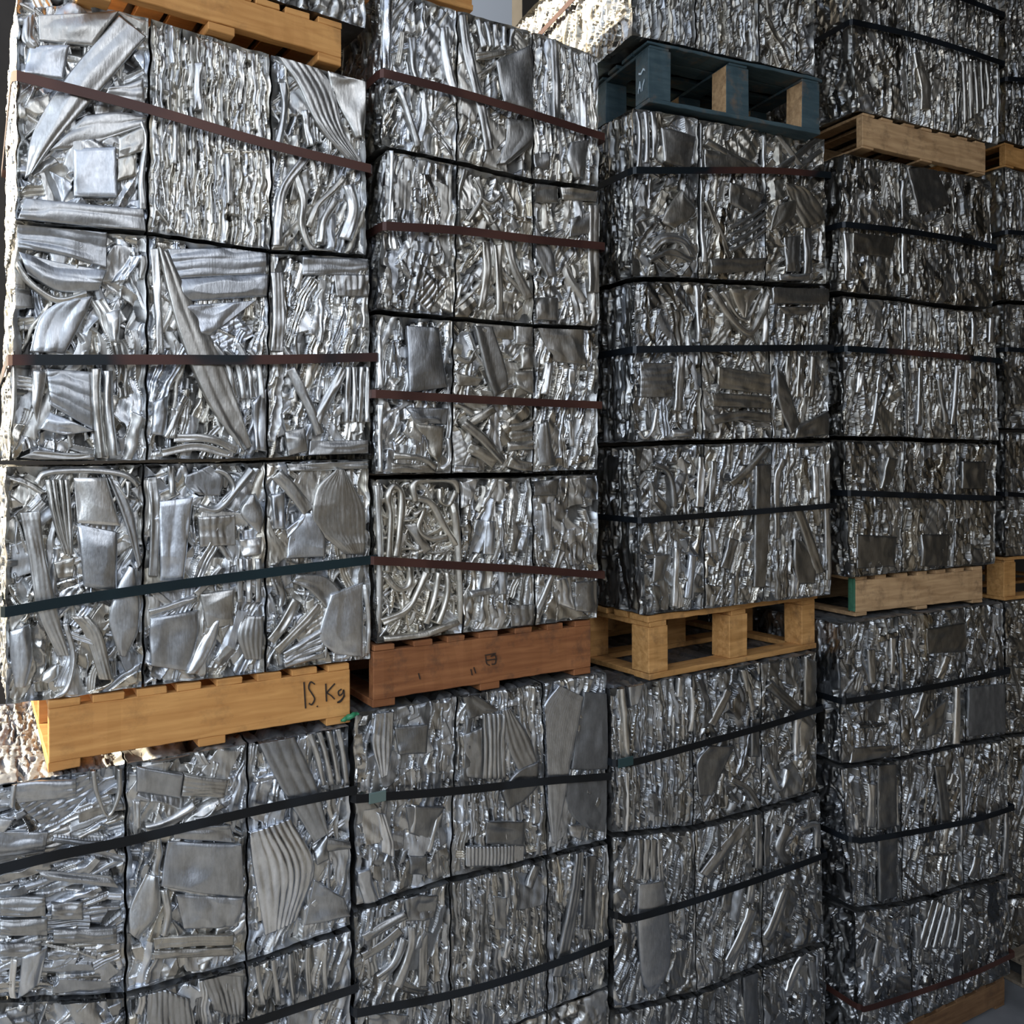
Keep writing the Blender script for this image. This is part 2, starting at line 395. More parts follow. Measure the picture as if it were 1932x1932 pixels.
BALES = []
BALE_GROUP = {}
def make_bale(P, quad, depth, sty, seed, warm, tone, label, dens=1.2, sidesty='vert', left_detail=False, back=0.0, group=None, topd=6):
    """quad = (s,z) of TL TR BR BL on the front plane; the block runs straight back from it"""
    rng = np.random.default_rng(seed)
    TL, TR, BR, BL = [np.array(p, float) for p in quad]
    W = ((TR - TL)[0] + (BR - BL)[0]) / 2; H = ((TL - BL)[1] + (TR - BR)[1]) / 2
    base = P.w((BL[0] + BR[0]) / 2, -depth / 2, min(BL[1], BR[1]))
    d = float(np.dot(base[:2] - CAM, FW))
    step = dens * (d - .3) / F
    Vs = []; Fs = []; Ts = []; Rs = []; off = 0
    def add(V, Fq, T, R):
        nonlocal off
        Vs.append(V.reshape(-1, 3)); Fs.append(Fq + off); Ts.append(T.reshape(-1, 3)); Rs.append(R.ravel()); off += V.reshape(-1, 3).shape[0]
    def bil(uu, vv):                                    # uu,vv in 0..1, vv up
        return (BL * (1 - uu)[..., None] + BR * uu[..., None]) * (1 - vv)[..., None] + (TL * (1 - uu)[..., None] + TR * uu[..., None]) * vv[..., None]
    def face(W_, H_, step_u, step_v, fn, sty_, flip, shade_top=False):
        nu = int(np.clip(W_ / step_u, 8, 400)); nv = int(np.clip(H_ / step_v, 8, 460))
        h, T, R = face_field(rng, W_, H_, nu, nv, sty_, warm, tone)
        if shade_top: T = T * .72; R = np.maximum(R, .55)          # upper side darkened and dulled in its colour, standing in for shade
        if fn is not fr: h = np.minimum(h, .003 if (fn is lf and left_detail) else 0)
        uu, vv = np.meshgrid(np.linspace(0, 1, nu), np.linspace(0, 1, nv))
        add(fn(uu, vv, h), grid_faces(nv, nu, 0, flip), T, R)
    def fr(uu, vv, h):
        p = bil(uu, vv); return P.w(p[..., 0], back + h, p[..., 1])
    face(W, H, step, step, fr, sty, False)
    def lf(uu, vv, h):                                   # left side, uu runs from the back to the front
        p = bil(np.zeros_like(uu), vv); return P.w(p[..., 0] - h, back - depth * (1 - uu), p[..., 1])
    fs = step * (1.6 if left_detail else 8)
    face(depth, H, fs * 1.2, fs, lf, sidesty, False)
    def rf(uu, vv, h):
        p = bil(np.ones_like(uu), vv); return P.w(p[..., 0] + h, back - depth * uu, p[..., 1])
    face(depth, H, step * 8, step * 8, rf, sidesty, False)
    def bf(uu, vv, h):
        p = bil(1 - uu, vv); return P.w(p[..., 0], back - depth - h, p[..., 1])
    face(W, H, step * 12, step * 12, bf, sidesty, False)
    def tf(uu, vv, h):
        p = bil(uu, np.ones_like(uu)); return P.w(p[..., 0], back - depth * vv, p[..., 1] + np.minimum(h, 0))
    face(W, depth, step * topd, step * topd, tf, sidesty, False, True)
    def uf(uu, vv, h):
        p = bil(uu, np.zeros_like(uu)); return P.w(p[..., 0], back - depth * (1 - vv), p[..., 1] - np.minimum(h, 0))
    face(W, depth, step * 10, step * 10, uf, sidesty, False)
    V = np.concatenate(Vs); Fq = np.concatenate(Fs); T = np.concatenate(Ts); R = np.concatenate(Rs)
    # the whole block is a little out of true: a continuous wobble shared by all faces
    off3 = np.zeros_like(V)
    for k in range(3):
        q = V[:, (k + 1) % 3]; r = V[:, (k + 2) % 3]; a = (1, 1, .6)[k]
        off3[:, k] = a * (.0030 * np.sin(q * (14, 19, 11)[k] + k) + .0024 * np.sin(r * (37, 31, 43)[k] + 2 * k) + .0018 * np.sin((q + r) * (71, 83, 67)[k] + 3 * k))
    V = V + off3
    o = mesh_np('aluminium_bale', V - base, Fq, METAL, True, T, R)
    o.location = base
    tag(o, label, 'bale', group)
    BALES.append((o, P, quad, back, base))
    return o

# ------------------------------------------------------------------ pieces standing out of a bale's face
def cat(pts, n):
    pts = np.array(pts, float)
    if len(pts) == 2: return pts[0] + (pts[1] - pts[0]) * np.linspace(0, 1, n)[:, None]
    P_ = np.vstack([2 * pts[0] - pts[1], pts, 2 * pts[-1] - pts[-2]])
    out = []
    for t in np.linspace(0, len(pts) - 1, n):
        i = min(int(t), len(pts) - 2); f = t - i
        a, b, c, d = P_[i], P_[i + 1], P_[i + 2], P_[i + 3]
        out.append(.5 * ((2 * b) + (-a + c) * f + (2 * a - 5 * b + 4 * c - d) * f * f + (-a + 3 * b - 3 * c + d) * f ** 3))
    return np.array(out)

def find_bale(P, c):
    best = None
    for b in BALES:
        if b[1] is not P: continue
        q = np.array(b[2]); cx, cz = q.mean(0); w_ = abs(q[1, 0] - q[0, 0]) / 2; h_ = abs(q[0, 1] - q[3, 1]) / 2
        d = max(abs(c[0] - cx) / w_, abs(c[1] - cz) / h_)
        if best is None or d < best[0]: best = (d, b)
    return best[1]

FSEED = [1000]
def piece(P, name, A, B, folds=2, fold_amp=.0025, tone=.62, warm=.4, rough=.32, bulge=.0025, lift=.010, crumple=.0013, label=None, tiltac=0.0, tiltal=0.0):
    """ruled sheet between the pixel polylines A and B (both listed in the same direction)"""
    FSEED[0] += 1; rng = np.random.default_rng(FSEED[0])
    A2 = np.array([P.at(*p) for p in A]); B2 = np.array([P.at(*p) for p in B])
    cen = (A2.mean(0) + B2.mean(0)) / 2
    bale = find_bale(P, cen)
    L = np.linalg.norm(np.diff(A2, axis=0), axis=1).sum(); Wd = np.linalg.norm(A2 - B2, axis=1).mean()
    dd = P.depth(np.mean([p[0] for p in A]))
    step = 1.7 * dd / F
    n = int(np.clip(L / step, 6, 160)); m = int(np.clip(Wd / step, 5, 90))
    a = cat(A2, n); b = cat(B2, n)
    tt = np.linspace(0, 1, m)
    G = a[:, None] * (1 - tt)[None, :, None] + b[:, None] * tt[None, :, None]          # n,m,2
    u = np.linspace(-1, 1, n)[:, None]; v = np.linspace(-1, 1, m)[None, :]
    h = lift + bulge * (1 - v * v) * (1 - .3 * u * u)
    bulge_ = 0
    if folds:
        wv_ = v + (.35 / folds) * smooth_noise(rng, n, m, 3, 2) if folds < 12 else v + 0 * u
        am_ = 1 + .45 * smooth_noise(rng, n, m, 2, max(1, folds)) if folds < 12 else 1
        h = h + am_ * fold_amp * (np.abs(np.sin((wv_ + rng.uniform(-.1, .1)) * math.pi * folds / 2 + rng.uniform(0, 1))) - .5)
    h = h + .0036 * smooth_noise(rng, n, m, 2, 2) + rng.normal(0, .05) * v * Wd / 2
    h = h + tiltac * v * Wd / 2 + tiltal * u * L / 2
    crumple = crumple * 1.4
    h = h + crumple * smooth_noise(rng, n, m, max(2, int(L / .05)), max(1, int(Wd / .04))) + crumple * 2 * (.4 - np.abs(smooth_noise(rng, n, m, max(2, int(L / .12)), max(1, int(Wd / .07)))))
    e = np.minimum(np.minimum(1 - np.abs(u), 1 - np.abs(v)) * 8, 1)
    h = h - .003 * (1 - e)
    h = np.clip(h * .85, .005, .022)
    TLq, TRq, BRq, BLq = [np.array(q_, float) for q_ in bale[2]]
    fz = np.clip((G[..., 1] - BLq[1]) / (TLq[1] - BLq[1]), 0, 1); lo = BLq[0] + (TLq[0] - BLq[0]) * fz + .002; hi = BRq[0] + (TRq[0] - BRq[0]) * fz - .002
    G[..., 0] = np.clip(G[..., 0], lo, hi)
    fs_ = (G[..., 0] - BLq[0]) / (BRq[0] - BLq[0]); G[..., 1] = np.clip(G[..., 1], BLq[1] + (BRq[1] - BLq[1]) * fs_ + .002, TLq[1] + (TRq[1] - TLq[1]) * fs_ - .002)
    top = P.w(G[..., 0], h, G[..., 1]).reshape(-1, 3)
    bot = P.w(G[..., 0], np.full_like(h, -.014), G[..., 1]).reshape(-1, 3)
    Ft = grid_faces(n, m)
    idx = np.arange(n * m).reshape(n, m)
    loop = np.concatenate([idx[0, :], idx[1:, -1], idx[-1, -2::-1], idx[-2:0:-1, 0]])
    nx = np.roll(loop, -1); N_ = n * m
    sk = np.stack([loop, loop + N_, nx + N_, nx], 1)
    Fq = np.concatenate([Ft, sk, Ft[:, ::-1] + N_])
    V = np.concatenate([top, bot])
    cool = np.array([.93, .985, 1.07]); wc = np.array([1.06, 1.0, .87])
    c = np.clip((cool * (1 - warm) + wc * warm) * tone, 0, 1)
    T = np.tile(c, (len(V), 1)); R = np.full(len(V), rough)
    o = mesh_np(name, V - bale[4], Fq, METAL, True, T, R, parent=bale[0])
    bm_fix(o)
    if label: o['label'] = label
    return o

def strip(P, pts, wpx, **k):
    """pts = centre line in pixels, wpx = width in pixels"""
    p = np.array(pts, float); d = np.gradient(p, axis=0); d /= np.linalg.norm(d, axis=1)[:, None]
    nrm = np.stack([-d[:, 1], d[:, 0]], 1) * (wpx / 2)
    k.setdefault('name', 'sheet_strip')
    nm = k.pop('name')
    return piece(P, nm, p + nrm, p - nrm, **k)
def plate(P, q, **k):
    """q = TL TR BR BL in pixels ; grain runs from top to bottom"""
    k.setdefault('name', 'sheet_plate'); nm = k.pop('name')
    return piece(P, nm, [q[0], q[3]], [q[1], q[2]], **k)

# ------------------------------------------------------------------ straps
def make_strap(P, pts, width, m, label, depth, group=None, off=.030, seal=None, xl=None, xr=None):
    """pts: pixels along the front from the left corner to the right corner; the band then runs round the sides and the back"""
    q = np.array([P.at(*p) for p in pts])
    z0, z1 = q[0, 1], q[-1, 1]
    L = []
    c = .014
    sl, sr = q[0, 0] - .020, q[-1, 0] + .020
    L.append((sl, -depth - .02, z0)); L.append((sl, -c, z0)); L.append((sl + .004, off * .6, z0)); L.append((sl + c, off, z0))
    fr = cat(q, max(4, 4 * (len(q) - 1) + 1))
    for a in fr[1:-1]: L.append((a[0], off, a[1]))
    L.append((sr - c, off, z1)); L.append((sr - .004, off * .6, z1)); L.append((sr, -c, z1)); L.append((sr, -depth - .02, z1))
    L = np.array(L); n = len(L)
    C = P.w(L[:, 0], L[:, 1], L[:, 2])
    # outward horizontal normal at each point
    prv = np.roll(C, 1, 0); nxt = np.roll(C, -1, 0)
    t = (nxt - prv); t[:, 2] = 0; t /= np.linalg.norm(t, axis=1)[:, None]
    nr = np.stack([t[:, 1], -t[:, 0], np.zeros(n)], 1)
    up = np.array([0, 0, width / 2]); th = nr * .0016
    V = np.concatenate([C + up + th, C - up + th, C - up - th, C + up - th])
    Fq = []
    for i in range(n):
        j = (i + 1) % n
        for k in range(4):
            k2 = (k + 1) % 4
            Fq.append((k * n + i, k2 * n + i, k2 * n + j, k * n + j))
    base = C.mean(0); base[2] -= width / 2
    o = mesh_np('steel_strap', V - base, Fq, m, False); o.location = base; bm_fix(o)
    tag(o, label, 'strap', group)
    if seal:
        (sx0, sx1, sy), sm = seal
        a = P.at(sx0, sy); b = P.at(sx1, sy); zz = (a[1] + b[1]) / 2; hw = width / 2 + .004
        Vb = []
        for z in (zz - hw, zz + hw):
            for s_, o_ in ((a[0], off + .006), (b[0], off + .006), (b[0], off - .004), (a[0], off - .004)):
                Vb.append(P.w(s_, o_, z))
        so_ = mesh_np('strap_seal', np.array(Vb) - base, BOXF, sm, False, parent=o); bm_fix(so_)
        bv = so_.modifiers.new('b', 'BEVEL'); bv.width = .002
        so_['label'] = 'crimped grey-green seal clip'
    return o

# ------------------------------------------------------------------ floor, and added walls and roof that block light
def struct(name, o):
    o.name = name; tag(o, kind='structure'); return o
struct('floor', box_world('floor', -6, 14, -9, 8, -.1, 0, M_CONC))
struct('wall_back', box_world('wall_back', .05, 2.08, 1.85, 2.05, 0, 5.95, M_WALL))  # dark backing added so the gaps between bales stay black
struct('wall_back_low', box_world('wall_back_low', 2.08, 12, 1.85, 2.05, 0, 5.25, M_WALL))  # same added backing, kept low to let the sun pass over
struct('ceiling', box_world('ceiling', 1.2, 14, -6.0, 2.6, 8.2, 8.3, M_ROOF))  # unseen roof, added to block sky and darken the upper bales
struct('wall_front', box_world('wall_front', 3.2, 14, -6.0, -5.8, 0, 8.2, M_WALL))  # unseen, added opposite the right stacks to block sky and darken them
struct('wall_rear', box_world('wall_rear', 3.5, 13.8, 2.45, 2.6, 5.25, 8.2, M_WALL))  # added to stop light leaking between the right-hand loads
struct('wall_right', box_world('wall_right', 13.8, 14, -5.8, 2.05, 0, 8.2, M_WALL))  # unseen end piece, added to keep sky light off the right stacks

# ------------------------------------------------------------------ pallets
def pallet(P, pxl, pxr, top, bot, kind, mats, label, depth=1.05, group=None, back=0.0, seed=1, ndeck=7, feet=True, td=.024, tb=.03, zfix=None, green_end=None):
    """pxl/pxr: front end columns; top/bot: rows (left,right) of the pallet's upper and lower faces"""
    rng = random.Random(seed)
    q0, za = P.at(pxl, top[0]); q1, zb = P.at(pxr, top[1])
    _, zc = P.at(pxl, bot[0]); _, zd = P.at(pxr, bot[1])
    z1 = (za + zb) / 2; z0 = (zc + zd) / 2
    if zfix: z0, z1 = zfix
    print('PALLET', label, 'w', round(q1 - q0, 3), 'top', round(za, 3), round(zb, 3), 'bot', round(zc, 3), round(zd, 3))
    root = empty_at('wooden_pallet', P.w((q0 + q1) / 2, back - depth / 2, z0))
    tag(root, label, 'pallet', group)
    f = back
    if kind == 'stringer':
        sw = .045
        for k in range(3):
            o1 = f - k * (depth - sw) / 2
            st = plank('stringer', P, root, q0 + .002, q1 - .002, o1, o1 - sw, z0 + tb, z1 - td, mats[0], rng, 24)
            if k == 0: front = st
        L = q1 - q0; bw = .095
        for k in range(ndeck):
            c = q0 + bw / 2 + (L - bw) * k / (ndeck - 1) + (rng.uniform(-.012, .012) if 0 < k < ndeck - 1 else 0)
            ww = bw * rng.uniform(.85, 1.05)
            plank('deck_board', P, root, max(q0, c - ww / 2), min(q1, c + ww / 2), f + rng.uniform(-.004, .004), f - depth, z1 - td, z1, mats[k % len(mats)], rng, 12)
        for c in (q0 + bw / 2, (q0 + q1) / 2, q1 - bw / 2):
            plank('bottom_board', P, root, c - bw / 2, c + bw / 2, f - .002, f - depth, z0, z0 + tb, mats[0], rng, 12)
        return root, front, (q0, q1, z0, z1)
    # block pallet: stringer boards along the front, blocks between, bottom boards
    L = q1 - q0; bwd = .12; 
    for k in range(7):                                       # deck boards along the row
        o1 = f - (depth - .10) * k / 6
        plank('deck_board', P, root, q0 - .01, q1 + .012, o1, o1 - (.13 if k in (0, 6) else .095), z1 - td, z1, mats[0], rng, 20, rag=.003)
    tc_ = td * .9
    for c in (q0 + .06, (q0 + q1) / 2, q1 - .06):
        plank('cross_board', P, root, c - .055, c + .055, f - .006, f - depth + .02, z1 - td - tc_, z1 - td, mats[0], rng, 12)
    for o1 in (f, f - (depth - .11) / 2, f - depth + .11):
        plank('bottom_board', P, root, q0, q1, o1, o1 - .11, z0, z0 + tb, mats[0], rng, 20, sag=.0)
    for c in (q0 + .05, q1 - .05):
        plank('bottom_board', P, root, c - .05, c + .05, f - .11, f - depth + .11, z0 + .001, z0 + tb - .001, mats[0], rng, 8)
    for i, (a, b) in enumerate(((q0, q0 + .125), ((q0 + q1) / 2 - .07, (q0 + q1) / 2 + .065), (q1 - .115, q1 - .002))):
        for o1 in (f - .006, f - (depth - .12) / 2, f - depth + .12):
            mm = mats[:2] if (len(mats) > 1) else mats[:1]
            bl = plank('block', P, root, a, b, o1, o1 - .12, z0 + tb, z1 - td - tc_, mm, rng, 4, midx_left=(1 if (len(mats) > 1 and i > 0) else None))
    return root, None, (q0, q1, z0, z1, root)

# ------------------------------------------------------------------ load planes
P1T = Plane(645, -.005, 3300)
P1 = Plane(35, .0, 3640)
P1p = Plane(91, -.005, 3640)
P1L = Plane(235, -.03, 3640)
P2 = Plane(715, .0, 3700)
P2p = Plane(705, -.01, 3600)
P2T = Plane(715, .45, 3700)
P2L = Plane(672, -.02, 3600)
P3T = Plane(1200, .0, 4800)
P3 = Plane(1195, .0, 3900)
P3p = Plane(1226, .0, 3350)
P3L = Plane(1154, -.02, 3560)
P4T = Plane(1612, .0, 4300)
P4 = Plane(1594, .0, 3950)
P4p = Plane(1614, .03, 4200)
P4L = Plane(1590, -.05, 3900)
P5 = Plane(1896, .05, 4000)
DEP = 1.05

_, front1, d1 = pallet(P1p, 91, 661, (1325, 1250), (1461, 1361), 'stringer', [W_ORANGE], 'orange wooden pallet with 15 Kg written in black marker on its long side', seed=3, ndeck=8)
_, f1t, d1t = pallet(P1T, 150, 645, (-96, 32), (-18, 128), 'stringer', [W_ORANGE], 'orange pallet cut off by the top edge of the picture at left', seed=5, ndeck=8)
_, front2, d2 = pallet(P2p, 704, 1115, (1222, 1166), (1337, 1270), 'stringer', [W_RED], 'red-brown stained pallet beside the pen-marked orange pallet', seed=7)
_, _, d3 = pallet(P3p, 1226, 1540, (1166, 1116), (1282, 1224), 'block', [W_YEL], 'yellow block pallet with two fork openings below the warmer grey bales', seed=9, depth=1.0, td=.03, tb=.028)
_, _, d3t = pallet(P3T, 1225, 1548, (82, 142), (200, 247), 'block', [W_BLUE, W_TAN], 'blue painted block pallet with bare wood showing inside its openings', seed=11, depth=.95, td=.016, tb=.022)
_, f4t, d4t = pallet(P4T, 1627, 1860, (212, 270), (280, 328), 'stringer', [W_TAN], 'pale tan splintered pallet high up with a dark underside, right of the blue pallet', seed=13, td=.016, tb=.012, depth=1.0)
_, f4, d4 = pallet(P4p, 1614, 1854, (1094, 1063), (1160, 1140), 'stringer', [W_TAN], 'low tan pallet with a green painted end, right of the yellow block pallet', seed=15, td=.022, tb=.022, depth=1.0)
_, _, d5t = pallet(P5, 1897, 2120, (284, 318), (330, 358), 'stringer', [W_YEL], 'orange pallet corner at the right picture edge beside the splintered tan pallet', seed=17, td=.016, tb=.014, depth=1.0)
_, _, d5 = pallet(P5, 1896, 2120, (1046, 1038), (1126, 1112), 'block', [W_YEL], 'orange block pallet cut by the right picture edge beside the green-ended pallet', seed=19, td=.02, tb=.022, depth=1.0)
_, _, d2t = pallet(P2T, 600, 893, (-180, -140), (-42, -2), 'block', [W_ORANGE], 'orange pallet end peeping over the top of the tall middle load', seed=21, depth=.5)

# pen writing on the orange pallet, a stamp on the red one, paint marks on the blue one
def ink(P, parent, strokes, m, name, wd=.0022, off=.0045, label=None):
    for st in strokes:
        pts = cat([P.at(*p) for p in st], max(2, 5 * (len(st) - 1) + 1))
        V = []; Fq = []
        d = np.gradient(pts, axis=0); d /= (np.linalg.norm(d, axis=1)[:, None] + 1e-9); nn = np.stack([-d[:, 1], d[:, 0]], 1)
        r0 = Vector(parent.matrix_world.translation) if parent.parent is None else parent.parent.location
        for i in range(len(pts)):
            for sg in (1, -1):
                p = pts[i] + nn[i] * wd * sg
                for oo in (off, off - .006): V.append(P.w(p[0], oo, p[1]) - np.array(r0))
        for i in range(len(pts) - 1):
            a = i * 4; b = a + 4
            Fq += [(a, b, b + 2, a + 2), (a + 1, a + 3, b + 3, b + 1), (a, a + 1, b + 1, b), (a + 2, b + 2, b + 3, a + 3)]
        o = mesh_np(name, V, Fq, m, False, parent=parent); bm_fix(o)
        if label: o['label'] = label
zq = lambda *pts: [(1100 + x / 2.322, 60 + y / 2.322) for x, y in pts]
zp = lambda *pts: [(x / 2.6833, 1200 + y / 2.6833) for x, y in pts]
ink(P1p, front1, [zp((1538, 232), (1542, 300), (1546, 365)),
    zp((1592, 243), (1572, 232), (1562, 262), (1578, 290), (1592, 318), (1578, 346), (1562, 340)),
    zp((1604, 352), (1606, 358)),
    zp((1648, 240), (1650, 290), (1652, 330)), zp((1694, 240), (1672, 264), (1652, 288)), zp((1652, 286), (1674, 300), (1692, 318)),
    zp((1728, 268), (1712, 280), (1716, 300), (1732, 290), (1738, 272), (1740, 300), (1726, 322), (1706, 336)),
    zp((1706, 336), (1724, 330), (1744, 300))], M_INK, 'pen_stroke')
ze = lambda *pts: [(640 + x / 2.6833, 640 + y / 2.6833) for x, y in pts]
ink(P2p, front2, [ze((740, 1605), (745, 1640), (760, 1650)), ze((735, 1600), (790, 1590)), ze((765, 1605), (790, 1600), (790, 1640), (770, 1645)),
    ze((745, 1625), (795, 1618)), ze((665, 1670), (672, 1700)), ze((680, 1660), (690, 1690)), ze((400, 1690), (408, 1720))], M_INK, 'stamp_mark', wd=.0018)
blk = [o for o in d3t[4].children if o.name.startswith('block')][0]
for stt in ([(-.035, .165), (-.05, .175), (-.07, .160), (-.09, .168)], [(-.04, .12), (-.055, .10), (-.06, .08)], [(-.07, .08), (-.08, .125), (-.095, .08)], [(-.075, .098), (-.09, .098)]):
    V = []; Fq = []
    for (oo, zz) in stt:
        for dz in (.005, -.005):
            for dq in (-.0035, -.001): V.append(P3T.w(d3t[0] + dq, oo, d3t[2] + zz + dz) - np.array(d3t[4].location))
    for i in range(len(stt) - 1):
        a = i * 4; b = a + 4
        Fq += [(a, b, b + 2, a + 2), (a + 1, a + 3, b + 3, b + 1), (a, a + 1, b + 1, b), (a + 2, b + 2, b + 3, a + 3)]
    mk = mesh_np('paint_mark', V, Fq, M_WHITE, False, parent=blk); bm_fix(mk); mk['label'] = 'worn white paint mark'
# one weathered board leaning out at the left foot of the green-ended pallet
grn = plank('painted_end', P4p, bpy.data.objects[f4.parent.name], d4[0] - .012, d4[0] + .001, .0, -.045, d4[2] + .03, d4[3] - .01, W_GREEN, random.Random(2), 3)
grn['label'] = 'green painted end of the stringer'

# ------------------------------------------------------------------ bales
def bnd(P, pts, z=None):
    out = []
    for p in pts:
        a = P.at(*p)
        out.append((a[0], a[1] if z is None else z))
    return out
G_ = .004
COLN = ['left', 'middle', 'right']
def row(P, top, bot, styles, looks, layer, where, seed, warm, tone, group, depth=DEP, zt=None, zb=None, side=True, dens=1.2, sidesty='vert', back=0.0, cols=(0, 1, 2), label_=None):
    if P in (P3, P3L, P4, P4L, P4T, P3T) and dens == 1.2: dens = 1.1
    T = bnd(P, top, zt); B = bnd(P, bot, zb)
    for i in cols:
        q = [(T[i][0] + (G_ if i else 0), T[i][1]), (T[i + 1][0] - G_, T[i + 1][1]), (B[i + 1][0] - G_, B[i + 1][1]), (B[i][0] + (G_ if i else 0), B[i][1])]
        # keep the block upright behind its face
        lab = label_ if label_ else 'bale of %s, %s in the %s layer %s' % (looks[i], COLN[i], layer, where)
        if len(lab.split()) > 16: print('LONG', len(lab.split()), lab)
        tn = tone[i] if isinstance(tone, (list, tuple)) else tone
        if P in (P3, P3L, P4, P4L, P4T, P3T, P5): tn -= .07  # right-hand loads darkened in colour to stand in for light falling off
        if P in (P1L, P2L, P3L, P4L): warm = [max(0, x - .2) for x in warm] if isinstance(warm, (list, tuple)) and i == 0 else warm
        wm = warm[i] if isinstance(warm, (list, tuple)) else warm
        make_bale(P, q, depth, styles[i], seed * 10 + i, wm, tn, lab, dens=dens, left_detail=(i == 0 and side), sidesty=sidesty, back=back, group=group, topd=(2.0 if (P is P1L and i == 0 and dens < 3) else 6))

# first load, left
g = 'bales on the pen-marked orange pallet'; wh = 'on the pen-marked orange pallet'
row(P1, [(33, -32), (283, 36), (510, 102), (690, 158)], [(30, 416), (278, 438), (511, 470), (692, 480)], ['wild', 'ribs', 'lean'],
    ['broad diagonal strips', 'dense upright ribs', 'long curled strips'], 'top', wh, 11, [.35, .62, .5], [.66, .62, .60], g)
row(P1, [(32, 425), (278, 446), (508, 478), (696, 488)], [(17, 868), (276, 868), (503, 862), (700, 856)], ['mix', 'lean', 'lean'],
    ['folded cool-grey sheets', 'one long diagonal bar', 'slanting thin strips'], 'middle', wh, 12, [.4, .4, .45], [.64, .64, .62], g)
row(P1, [(11, 880), (271, 877), (501, 872), (697, 867)], [(12, 1320), (270, 1296), (501, 1262), (700, 1240)], ['mix', 'mix', 'mix'],
    ['a bright bent plate', 'a shiny tall plate', 'two angular plates'], 'bottom', wh, 13, [.45, .35, .4], [.64, .64, .62], g, zb=d1[3] + .008)
g = 'bales under the pen-marked orange pallet'; wh = 'under the pen-marked orange pallet'
row(P1L, [(-70, 1455), (238, 1420), (468, 1385), (660, 1350)], [(-70, 1885), (238, 1872), (466, 1812), (664, 1745)], ['horiz', 'wild', 'lean'],
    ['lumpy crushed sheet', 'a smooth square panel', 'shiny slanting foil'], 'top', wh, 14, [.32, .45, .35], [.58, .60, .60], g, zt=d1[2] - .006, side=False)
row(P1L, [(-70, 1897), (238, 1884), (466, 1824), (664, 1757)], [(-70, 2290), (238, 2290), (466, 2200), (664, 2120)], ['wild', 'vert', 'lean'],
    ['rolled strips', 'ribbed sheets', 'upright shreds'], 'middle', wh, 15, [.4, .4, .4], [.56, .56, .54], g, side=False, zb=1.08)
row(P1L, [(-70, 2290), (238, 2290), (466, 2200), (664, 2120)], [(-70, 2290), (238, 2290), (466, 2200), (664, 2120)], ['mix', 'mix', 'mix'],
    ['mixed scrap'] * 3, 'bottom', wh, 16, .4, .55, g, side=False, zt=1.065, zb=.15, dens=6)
# upper left load above the cropped orange pallet
zt_ = d1t[3]
row(P1T, [(150, 0), (330, 0), (510, 0), (690, 0)], [(150, 0), (330, 0), (510, 0), (690, 0)], ['mix', 'vert', 'fine'],
    ['mixed scrap', 'ribbed scrap', 'dark crushed scrap'], 'lowest', 'above the cropped orange pallet', 17, .5, .5, 'bales above the cropped orange pallet', zb=zt_ + .008, zt=zt_ + .68, side=False, dens=3)

# second load
g = 'bales on the red-brown pallet'; wh = 'on the red-brown pallet'
row(P2, [(717, -28), (862, 20), (1005, 58), (1129, 108)], [(722, 272), (862, 303), (1005, 335), (1131, 352)], ['lean', 'mix', 'vert'],
    ['long shiny slivers', 'a dark folded panel', 'upright crumpled strips'], 'top', wh, 21, [.5, .6, .6], [.58, .52, .54], g, sidesty='mix')
row(P2, [(730, 282), (862, 312), (1005, 346), (1130, 362)], [(712, 582), (858, 597), (1007, 610), (1132, 616)], ['fine', 'mix', 'mix'],
    ['fine crumpled foil', 'zigzag bent strips', 'short square plates'], 'second', wh, 22, [.5, .66, .6], [.54, .58, .56], g, sidesty='lean')
row(P2, [(708, 592), (855, 606), (1007, 618), (1130, 624)], [(708, 893), (852, 893), (1005, 889), (1128, 886)], ['lean', 'wild', 'lean'],
    ['a dark upright panel', 'criss-crossed flat bars', 'bright split strips'], 'third', wh, 23, [.4, .72, .5], [.58, .56, .56], g)
row(P2, [(703, 904), (866, 904), (1003, 900), (1130, 896)], [(712, 1215), (873, 1188), (1010, 1175), (1128, 1166)], ['loops', 'lean', 'fine'],
    ['looping bent profiles', 'shiny upright slivers', 'crinkled bright foil'], 'bottom', wh, 24, [.75, .5, .5], [.62, .56, .55], g, zb=d2[3] + .008)
g = 'bales under the red-brown pallet'; wh = 'under the red-brown pallet'
row(P2L, [(668, 1342), (862, 1312), (1022, 1282), (1145, 1258)], [(672, 1708), (850, 1655), (1032, 1612), (1146, 1582)], ['fine', 'vert', 'lean'],
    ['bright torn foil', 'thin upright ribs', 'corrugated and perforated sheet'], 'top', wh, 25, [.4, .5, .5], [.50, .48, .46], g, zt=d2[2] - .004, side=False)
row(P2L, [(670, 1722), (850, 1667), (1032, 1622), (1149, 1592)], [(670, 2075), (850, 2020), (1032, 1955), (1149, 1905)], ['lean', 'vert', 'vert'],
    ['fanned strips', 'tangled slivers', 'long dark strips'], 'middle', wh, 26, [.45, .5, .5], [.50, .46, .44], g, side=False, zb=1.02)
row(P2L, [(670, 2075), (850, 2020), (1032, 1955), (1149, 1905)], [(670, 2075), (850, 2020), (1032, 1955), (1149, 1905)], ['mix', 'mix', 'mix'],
    ['mixed scrap'] * 3, 'bottom', wh, 27, .5, .42, g, side=False, zt=1.008, zb=.15, dens=3)

